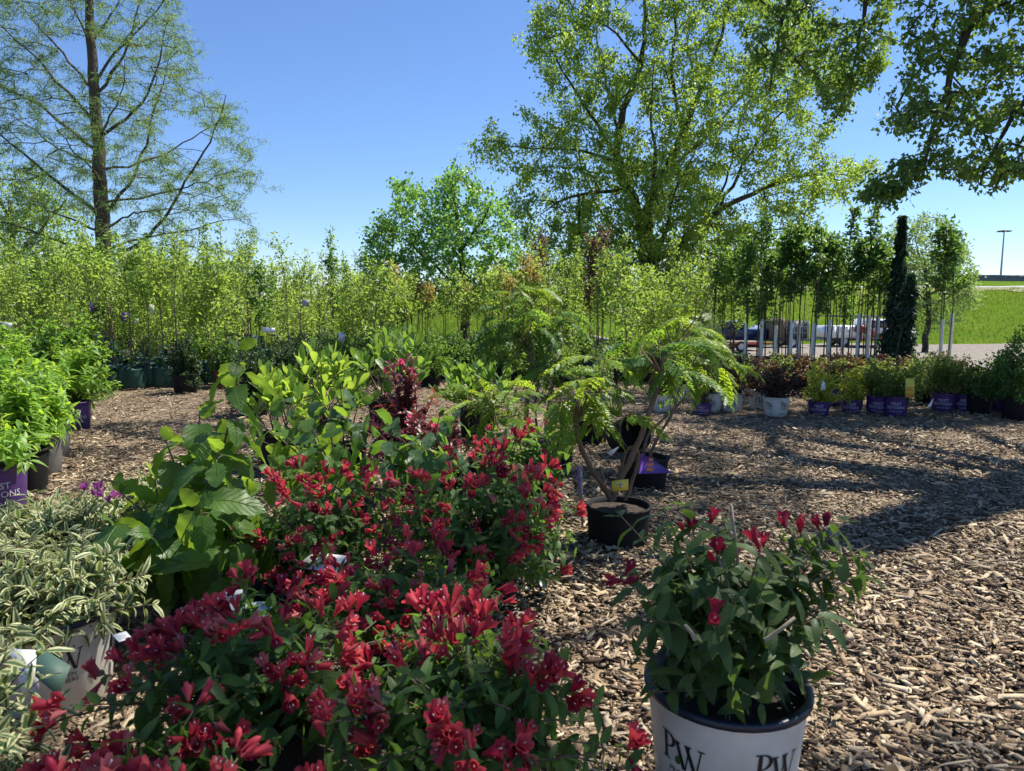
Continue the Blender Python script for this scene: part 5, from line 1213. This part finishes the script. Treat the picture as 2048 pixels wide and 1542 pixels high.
def upright(label, base, R, Hh, seed, leaf='rhodo', ntip=26, scale=1.0, h=.28):
    rng = np.random.default_rng(seed); root = thing('upright_leaved_shrub', label, 'shrub', base); pot(root, .17, .14, h, MAT['potblack'])
    tips = dome(rng, ntip, R, Hh, h + .08, .0, .6, .12); paths = shoots(rng, tips, h * .85, .04); stems_part(root, paths, .006, .003, MAT['stem'])
    P, Dd, Nn, S = [], [], [], []
    for p in paths:
        tg = nrm(p[-1] - p[-3]) * .6 + UP * .6; ph = rng.uniform(0, 6.28)
        for k in range(9):
            a = ph + k * 2.4; s = np.array([math.cos(a), math.sin(a), 0]); q = p[-1] - (p[-1] - p[-3]) * (k / 9)
            P.append(q); Dd.append(tg * (1.15 - .07 * k) + s * (.30 + .07 * k)); Nn.append(-s + UP * .5); S.append(rng.uniform(.75, 1.1))
    place(root, 'leaf', 'leaf_' + leaf, RH_T, LM[leaf], frames(np.array(P), np.array(Dd), np.array(Nn), np.array(S) * scale), rng, 260)
p = D(640, 800, 5.6); upright('light green shrub with upright oval leaves left of the purple-leaved one', (p[0], 5.6, 0), .42, .55, 820, ntip=32)
p = D(560, 800, 5.2); upright('low light green shrub with upright leaves at the path edge', (p[0], 5.2, 0), .26, .34, 821, ntip=14)
p = D(955, 800, 6.4); upright('dark green shrub with upright leaves left of the first sumac', (p[0], 6.4, 0), .42, .38, 822, 'rhododark', 28)
p = D(770, 790, 7.0); upright('dark green upright-leaved shrub behind the purple-leaved shrub', (p[0], 7.0, 0), .5, .62, 823, 'rhododark', 28, 1.1)

# purple-leaved shrub
rng = np.random.default_rng(830); p = D(815, 850, 4.55); base = np.array([p[0], 4.55, 0])
root = thing('purple_leaved_shrub', 'dark purple-leaved shrub with a few pink flowers in the middle', 'shrub', base); pot(root, .17, .14, .28, MAT['potblack'])
tips = np.concatenate([dome(rng, 70, .36, .34, .33, -.1, .6), np.array([D(812 + rng.normal(0, 20), 705 + rng.uniform(0, 70), 4.55 + rng.normal(0, .07)) - base for _ in range(14)])]); paths = shoots(rng, tips, .24, .03)
stems_part(root, paths, .005, .002, MAT['barkred']); P, Dd, Nn, S = shoot_leaves(rng, paths, .024, .35, along=.8); place(root, 'leaf', 'leaf_ninebark', NB_T, LM['ninebark'], frames(P, Dd, Nn, S * 1.1), rng, 290)
sel = rng.choice(len(tips), 12, replace=False); flowers_at(root, rng, tips[sel], np.repeat(UP[None], 12, 0), (2, 4), FLP)

# ------------------------------------------------------------------ cut-leaf sumacs
def frond_tpl(seed, L=.30, pairs=8, leaflet=.120):
    rg = np.random.default_rng(seed); b = Buf(); t = np.linspace(0, 1, 9); drop = rg.uniform(.55, 1.05); rac = np.stack([rg.normal(0, .02) * t ** 2, L * (t - .12 * t ** 3), -L * drop * t ** 2.2], -1); b.tube(rac, np.linspace(.0022, .0008, 9), 3, 1, cap=False)
    for k in range(pairs + 1):
        u = .18 + .82 * k / pairs; q = np.array([np.interp(u, t, rac[:, c]) for c in range(3)]); tg = nrm(rac[min(8, int(u * 8) + 1 if u < 1 else 8)] - rac[max(0, int(u * 8) - 1)])
        for s in ((-1, 1) if k < pairs else (0,)):
            l = leaflet * math.sin(math.pi * min(1, .22 + .62 * u)) * rg.uniform(.85, 1.15); d = nrm(tg * (.55 if s else 1) + np.array([s * .9, 0, 0]) + np.array([0, 0, -.35]) + rg.normal(0, .12, 3)); x = nrm(np.cross(d, UP + rg.normal(0, .2, 3))); w = l * .145
            V = [q, q + d * l * .4 - x * w, q + d * l * .4 + x * w, q + d * l + np.array([0, 0, -l * .15])]; F = [(0, 2, 3), (0, 3, 1)]
            for g, (f, ln) in enumerate(((.25, .34), (.48, .30), (.70, .22))):          # the cut lobes of each leaflet
                for sg in (-1, 1):
                    i = len(V); c = q + d * l * f; V += [c, c + d * l * .17, c + (d * .75 + sg * x) * l * ln * .75]; F.append((i, i + 1, i + 2))
            b.add(np.array(V), np.array(F), 0)
    return b
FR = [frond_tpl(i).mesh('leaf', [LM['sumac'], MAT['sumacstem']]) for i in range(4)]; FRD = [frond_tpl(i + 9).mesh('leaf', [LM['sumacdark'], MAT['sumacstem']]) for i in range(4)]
def sumac(label, base, stems, crowns, seed, potspec=None, soiled=True):
    """stems: world polylines with radii; crowns: (centre, number of fronds, reach, dark?)"""
    rng = np.random.default_rng(seed); base = np.array(base, float); root = thing('sumac', label, 'shrub', base)
    if potspec: pot(root, **potspec)
    for p, r0, r1 in stems:
        q = resample(np.array(p) - base, .05); b = Buf(); b.tube(q + rng.normal(0, .002, q.shape), np.linspace(r0, r1, len(q)), 8); b.build('stem', MAT['sumacstem'], root, smooth=True)
    for c, n, reach, dark in crowns:
        c = np.array(c) - base; P, Dd = [], []
        n = max(6, int(n * .72))
        for k in range(n):
            a = k * 2.399 + rng.uniform(-.3, .3); e = rng.uniform(-.55, .75); off = rng.normal(0, 1, 3) * reach * np.array([.22, .22, .18]); P.append(c + off); Dd.append((math.cos(a) * math.cos(e), math.sin(a) * math.cos(e), math.sin(e)))
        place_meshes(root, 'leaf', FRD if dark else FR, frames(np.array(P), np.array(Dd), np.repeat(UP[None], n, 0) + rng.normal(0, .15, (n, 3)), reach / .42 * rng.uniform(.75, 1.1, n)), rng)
        b = Buf()
        for q in P: b.tube(np.stack([c + (0, 0, -reach * .25), q]), [.004, .003], 4, cap=False)
        b.build('shoots', MAT['sumacstem'], root, kind='stuff')
Ya = 3.62; pa = G(1238, 1088); da = lambda x, y, d=0.: D(x, y, Ya + d)
sumac('front cut-leaf sumac with two bent reddish stems in a black pot', (pa[0], Ya, 0),
      [([da(1222, 1000), da(1215, 978), da(1185, 945), da(1165, 905), da(1152, 860), da(1148, 825), da(1158, 800)], .017, .011),
       ([da(1226, 1000), da(1232, 965), da(1258, 930), da(1285, 862), da(1308, 800), da(1318, 762), da(1330, 720)], .019, .011),
       ([da(1215, 985), da(1206, 955), da(1201, 935)], .010, .007),
       ([da(1250, 1000, .1), da(1268, 955, .12), da(1282, 900, .1), da(1272, 882, .1), da(1258, 884, .1), da(1245, 920, .1), da(1238, 960, .1)], .011, .007)],
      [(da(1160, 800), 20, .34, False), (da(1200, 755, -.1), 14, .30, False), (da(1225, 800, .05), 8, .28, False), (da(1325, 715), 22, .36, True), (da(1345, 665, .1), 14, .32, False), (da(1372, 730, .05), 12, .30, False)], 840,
      dict(rt=.165, rb=.15, h=.20, mat=MAT['potblack']))
Yb = 5.35; pb = G(1098, 925); db = lambda x, y, d=0.: D(x, y, Yb + d)
sumac('taller cut-leaf sumac with one straight stem behind the red weigelas', (pb[0], Yb, 0),
      [([db(1075, 890), db(1050, 872), db(1053, 820), db(1060, 740), db(1058, 690), db(1052, 660)], .022, .013), ([db(1090, 890), db(1092, 840), db(1098, 800), db(1108, 765)], .012, .008), ([db(1080, 890), db(1072, 850), db(1070, 800), db(1080, 760)], .011, .007), ([db(1100, 885), db(1115, 835), db(1120, 790), db(1128, 750)], .009, .006)],
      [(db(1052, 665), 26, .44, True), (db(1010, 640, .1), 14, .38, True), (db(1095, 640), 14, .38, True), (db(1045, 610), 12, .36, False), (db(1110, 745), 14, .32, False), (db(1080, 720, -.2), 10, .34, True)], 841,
      dict(rt=.185, rb=.17, h=.20, mat=MAT['potblack']))
Yd = 4.7; dd_ = lambda x, y, d=0.: D(x, y, Yd + d); pd = dd_(985, 900)
sumac('low cut-leaf sumac sprawling left of the tall straight one', (pd[0], Yd, 0), [([(pd[0], Yd, .15), dd_(988, 850), dd_(985, 800)], .011, .007)], [(dd_(985, 795), 16, .36, False), (dd_(935, 790, .1), 12, .32, False), (dd_(1020, 820, .1), 8, .28, False)], 842, dict(rt=.16, rb=.14, h=.2, mat=MAT['potblack']))
Ye = 4.75; de = lambda x, y, d=0.: D(x, y, Ye + d); pe = G(1290, 975)
sumac('cut-leaf sumac behind with a pale stick-like branch reaching right', (pe[0], Ye, 0),
      [([de(1290, 950), de(1285, 905), de(1292, 870), de(1340, 825), de(1388, 780)], .011, .008), ([de(1296, 950), de(1300, 900), de(1350, 820), de(1360, 770), de(1368, 730)], .012, .008)],
      [(de(1375, 720), 14, .34, False), (de(1405, 730, .1), 9, .36, False), (de(1390, 640, .2), 14, .40, False)], 843, dict(rt=.16, rb=.14, h=.2, mat=MAT['potblack']))

# empty black pots lying about
def empty_pot(label, loc, rot):
    root = thing('empty_pot', label, 'pot', loc); pot(root, .15, .13, .22, MAT['potblack'], soil=False); root.rotation_euler = rot
p = G(1238, 905); empty_pot('empty black pot tipped on its side behind the front sumac', (p[0], p[1], .13), (1.25, 0, .5))
p = G(1190, 900); empty_pot('empty black pot standing left of the tipped one', (p[0], p[1] + .3, .0), (0, 0, 0))

p = (-.90, 2.42, 0); empty_pot('black pot with white labels on its rim under the viburnum leaves', p, (0, 0, 0))
# ------------------------------------------------------------------ weigelas in the foreground
PB = dict(rt=.17, rb=.145, h=.27, mat=MAT['potblack'])
weigela('red_weigela', 'large red-flowering weigela in the middle, in front of the viburnums', (-.13, 2.92, 0), 901, .46, .35, .26, 200, 72, PB, cap=290, k=(3, 5), spacing=.030, low=-.6, scale=.72)
weigela('red_weigela', 'shaded red weigela left of the large middle one', (-.78, 2.80, 0), 902, .34, .26, .26, 120, 55, PB, cap=240, k=(3, 5), spacing=.032, low=-.6, scale=.72)
weigela('red_weigela', 'dark shaded red weigela between the front bushes and the middle one', (-.34, 2.16, 0), 903, .36, .16, .25, 110, 50, PB, cap=240, k=(3, 5), spacing=.032, scale=.72)
weigela('red_weigela', 'red weigela bush in front, just left of the white pot gap', (-.10, 1.52, 0), 904, .34, .19, .27, 135, 46, PB, cap=290, k=(4, 7), scale=.78, spacing=.036, low=-.3)
weigela('red_weigela', 'red weigela bush in front of the big-leaved viburnum', (-.62, 1.62, 0), 905, .38, .20, .27, 140, 46, PB, cap=290, k=(4, 7), scale=.78, spacing=.036, low=-.3)
weigela('red_weigela', 'red weigela bush in the bottom left corner nearest the camera', (-.62, 1.13, 0), 906, .30, .18, .25, 90, 36, PB, cap=260, k=(4, 6), spacing=.036, scale=.8)
weigela('green_weigela', 'leafy green weigela without open flowers just behind the red ones', (.06, 3.75, 0), 908, .30, .34, .26, 50, 5, PB, cap=240, k=(1, 2), scale=1.15, spacing=.042)
# the potted weigela in the white printed pot
pf = np.array([.525, 1.66, 0])
PW = dict(rt=.190, rb=.155, h=.33, mat=MAT['potwhite'], rim=MAT['potrim'], style='pw')
ft = np.array([np.array(D(x, y, 1.66 + d)) - pf for x, y, d in ((1245, 1160, -.05), (1420, 1060, .1), (1440, 1130, -.1), (1520, 1105, -.1), (1575, 1060, .05), (1600, 1065, .1), (1470, 1115, 0), (1385, 1065, .1), (1425, 1250, -.25), (1650, 1060, .05))])
gt = np.array([np.array(D(x, y, 1.66 + d)) - pf for x, y, d in ((1370, 995, .1), (1330, 1010, .15), (1230, 1020, .1), (1300, 1060, 0), (1700, 1030, .05), (1680, 1060, 0), (1740, 1090, .05), (1760, 1130, 0), (1620, 1110, -.1), (1540, 1150, -.2), (1690, 1200, 0), (1480, 1190, -.25), (1350, 1130, -.1), (1270, 1240, -.05))])
rootf, pathsf = weigela('potted_weigela', 'dark green weigela with few red flowers in the white printed pot in front', pf, 907, .28, .36, .33, 84, 0, PW, mat='weigeladark', cap=300, scale=1.05, tmin=.30, spacing=.038, low=-.10, extra=np.concatenate([ft, gt]))
rng = np.random.default_rng(950)
flowers_at(rootf, rng, ft, np.repeat(UP[None], len(ft), 0), (2, 4), FLB, 1.0)
for x0, y0, x1, y1, d in ((1480, 1190, 1462, 1010, .0), (1500, 1330, 1440, 1120, -.1), (1540, 1190, 1700, 1135, .0), (1530, 1280, 1590, 1235, -.2), (1390, 1280, 1370, 1250, -.25)):
    b = Buf(); b.tube(np.stack([D(x0, y0, 1.66 + d) - pf, D((x0 + x1) / 2 + 3, (y0 + y1) / 2, 1.66 + d) - pf, D(x1, y1, 1.66 + d) - pf]), [.0045, .004, .0035], 6); b.build('woody_stem', MAT['greystick'], rootf, smooth=True)
for i in range(9):
    b = Buf(); a = rng.uniform(2.6, 6.0); r0 = rng.uniform(.03, .1); c = np.array([.16 * math.cos(a), .16 * math.sin(a), .30 + rng.uniform(0, .05)]); b.tube(bez(np.array([r0 * math.cos(a + .4), r0 * math.sin(a + .4), .34]), c * .6 + UP * .17, c, 8), .0016, 4); b.build('dry_stem', MAT['greystick'], rootf, smooth=True)

# ------------------------------------------------------------------ variegated weigelas at the left
def varieg(label, base, seed, R, Hh, ntip, potspec, nfl=0, z0=.28, cap=300, low=-.2):
    rng = np.random.default_rng(seed); root = thing('variegated_weigela', label, 'shrub', base); pot(root, **potspec)
    tips = dome(rng, ntip, R, Hh, z0 + .03, low, .6, .12); paths = shoots(rng, tips, z0 * .9, .05); stems_part(root, paths, .003, .0013, MAT['stem'])
    P, Dd, Nn, S = shoot_leaves(rng, paths, .024, .35, along=.75, droop=.1); place(root, 'leaf', 'leaf_varieg', VA_T, LM['varieg'], frames(P, Dd, Nn, S), rng, cap)
    if nfl:
        sel = np.argsort(-(tips[:, 2] + rng.uniform(0, .2, ntip)))[:nfl]; flowers_at(root, rng, tips[sel], np.repeat(UP[None], nfl, 0), (3, 5), FLV, .9)
PV = dict(rt=.185, rb=.15, h=.30, mat=MAT['potwhite'], rim=MAT['potrim'], style='pw', face=-.32)
varieg('cream and green variegated weigela in a white printed pot at the left', (-1.44, 2.14, 0), 960, .27, .20, 120, PV, low=-.35)
varieg('cream-edged variegated weigela with purple flowers behind the white-potted one', (-1.86, 2.78, 0), 961, .42, .17, 140, PB, 4)
varieg('variegated weigela in the bottom left corner cut by the frame', (-1.10, 1.25, 0), 962, .26, .34, 100, PB)
varieg('small variegated weigela beside the path behind the purple-flowering one', (-1.72, 3.35, 0), 963, .26, .16, 60, PB)
varieg('variegated weigela cut by the left edge below the white pot', (-1.72, 1.70, 0), 964, .24, .20, 70, PB)

# ------------------------------------------------------------------ tags and small things
def card(name, label, corners, mat, cat='tag', stripes=None, smat=None, th=.0012):
    c = [np.array(q, float) for q in corners]; o0 = c[0]; n = nrm(np.cross(c[1] - c[0], c[3] - c[0])) * th; b = Buf()
    V = [q - o0 for q in c] + [q - o0 - n for q in c]; b.add(np.array(V), np.array([(0, 1, 2, 3), (7, 6, 5, 4), (0, 4, 5, 1), (1, 5, 6, 2), (2, 6, 7, 3), (3, 7, 4, 0)]))
    o = b.build(name, MAT[mat], None, loc=tuple(o0)); tag(o, label, cat)
    if stripes:
        s = Buf(); u = c[1] - c[0]; v = c[3] - c[0]
        for a0, b0, a1, b1 in stripes:
            s.add(np.array([u * a + v * b_ + n * .6 for a, b_ in ((a0, b0), (a1, b0), (a1, b1), (a0, b1))]), np.array([(0, 1, 2, 3)]))
        s.build('printed_lines', MAT[smat], o)
    return o
LN = [(.15, .2 + .13 * k, .85 - .1 * (k % 2), .25 + .13 * k) for k in range(5)]
def quad(x0, y0, x1, y1, Y, sk=0., dY=0.):     # corners of a card standing at forward distance Y, first edge along its bottom
    return [D(x0, y1, Y), D(x1, y1 + sk, Y + dY), D(x1, y0 + sk, Y + dY), D(x0, y0, Y)]
card('plant_tag', 'purple triangular tag with orange print leaning on the black pot behind the sumac', [D(1276, 948, 4.45), D(1345, 946, 4.55), D(1300, 915, 4.6), D(1283, 908, 4.5)], 'tagpurple', stripes=[(.22, .12, .42, .3), (.22, .38, .40, .55), (.24, .62, .36, .78)], smat='inkorange')
card('plant_tag', 'yellow price tag hanging at the base of the front sumac', quad(1224, 962, 1257, 984, 3.5, -4), 'tagyellow', stripes=[(.25, .55, .7, .62), (.45, .25, .55, .75)], smat='inkgrey')
card('plant_tag', 'small white tag tied to the front sumac stem', [D(1214, 906, 3.6), D(1222, 912, 3.6), D(1238, 895, 3.6), D(1236, 893, 3.6)], 'tagwhite')
card('stake_tag', 'long thin purple and white tag hanging beside the front sumac', [D(1163, 1055, 3.4), D(1167, 1054, 3.4), D(1165, 932, 3.45), D(1154, 932, 3.45)], 'greystick', stripes=[(.05, .55, .95, .98)], smat='tagpurple')
card('plant_tag', 'curved white label strip in the mulch beside the middle weigela', [D(1086, 1178, 2.75), D(1094, 1176, 2.75), D(1078, 1146, 2.82), D(1055, 1138, 2.82)], 'tagwhite')
card('plant_tag', 'white and blue label on a black pot rim under the viburnum', [(-.98, 2.24, .195), (-.80, 2.24, .205), (-.80, 2.31, .245), (-.98, 2.31, .235)], 'tagwhite', stripes=[(.68, .02, .99, .98), (.2, .3, .55, .42), (.2, .55, .6, .65)], smat='tagblue')
card('plant_tag', 'grey-white label lying between the red weigelas', [(-.80, 2.52, .285), (-.62, 2.46, .285), (-.60, 2.56, .31), (-.74, 2.60, .31)], 'tagwhite', stripes=[(.2, .4, .8, .5)], smat='inkgrey')
card('plant_tag', 'small white tag under the viburnum leaves', quad(440, 1185, 485, 1210, 2.1, -6), 'tagwhite')
card('plant_tag', 'hexagonal dark green care tag with pale band on the white pot', [D(70, 1352, 1.72), D(118, 1392, 1.70), D(142, 1332, 1.74), D(75, 1290, 1.80)], 'taggreen', stripes=[(.25, .38, .98, .62)], smat='inkwhite')
card('plant_tag', 'white and green tag corner behind the hexagonal one', [D(45, 1385, 1.78), D(80, 1392, 1.78), D(72, 1300, 1.82), D(18, 1297, 1.84)], 'tagwhite', stripes=[(.2, .85, .95, .98)], smat='taggreen')
card('plant_tag', 'white striped pot label folded over the white pot rim', [D(238, 1284, 1.86), D(264, 1276, 1.88), D(252, 1262, 1.92), D(224, 1270, 1.90)], 'tagwhite', stripes=LN[:4], smat='inkgrey')
card('plant_sign', 'yellow printed sign standing in the large purple pot on the right', quad(1811, 757, 1829, 795, 7.45, 0), 'tagyellow', 'sign', stripes=[(.2, .50, .8, .56), (.15, .36, .85, .46), (.05, .02, .95, .16)], smat='inkorange')
card('plant_tag', 'white tag hanging in the tall golden shrub', [D(1640, 781, 7.5), D(1652, 779, 7.5), D(1650, 766, 7.5), D(1646, 760, 7.5)], 'tagwhite')
card('plant_tag', 'white triangular tag on the ground left of the wide green shrub', [D(1852, 817, 7.3), D(1862, 812, 7.3), D(1868, 796, 7.35), D(1864, 800, 7.35)], 'tagwhite')
for i, (x0, y0, x1, y1, Y, m, lab) in enumerate(((297, 608, 308, 628, 10.6, 'tagwhite', 'white tag hanging among the left saplings above the grow bags'), (179, 602, 194, 622, 10.6, 'tagpurple', 'dark tag hanging in the left saplings'), (243, 624, 260, 642, 10.7, 'tagpurple', 'tilted dark tag right of the first one in the saplings'), (268, 634, 277, 648, 10.6, 'tagwhite', 'small white tag between two sapling stems'), (604, 598, 619, 612, 9.8, 'inkgrey', 'grey tag on the single dark sapling before the sky gap'), (4, 644, 24, 656, 10.4, 'tagwhite', 'pale tag at the left edge in the saplings'), (525, 654, 550, 664, 10.4, 'tagwhite', 'bluish white label low in the saplings above the evergreens'), (676, 664, 690, 682, 11, 'tagwhite', 'small white tag low beside the maple shrubs'))):
    card('plant_tag', lab, quad(x0, y0, x1, y1, Y, 2), m)
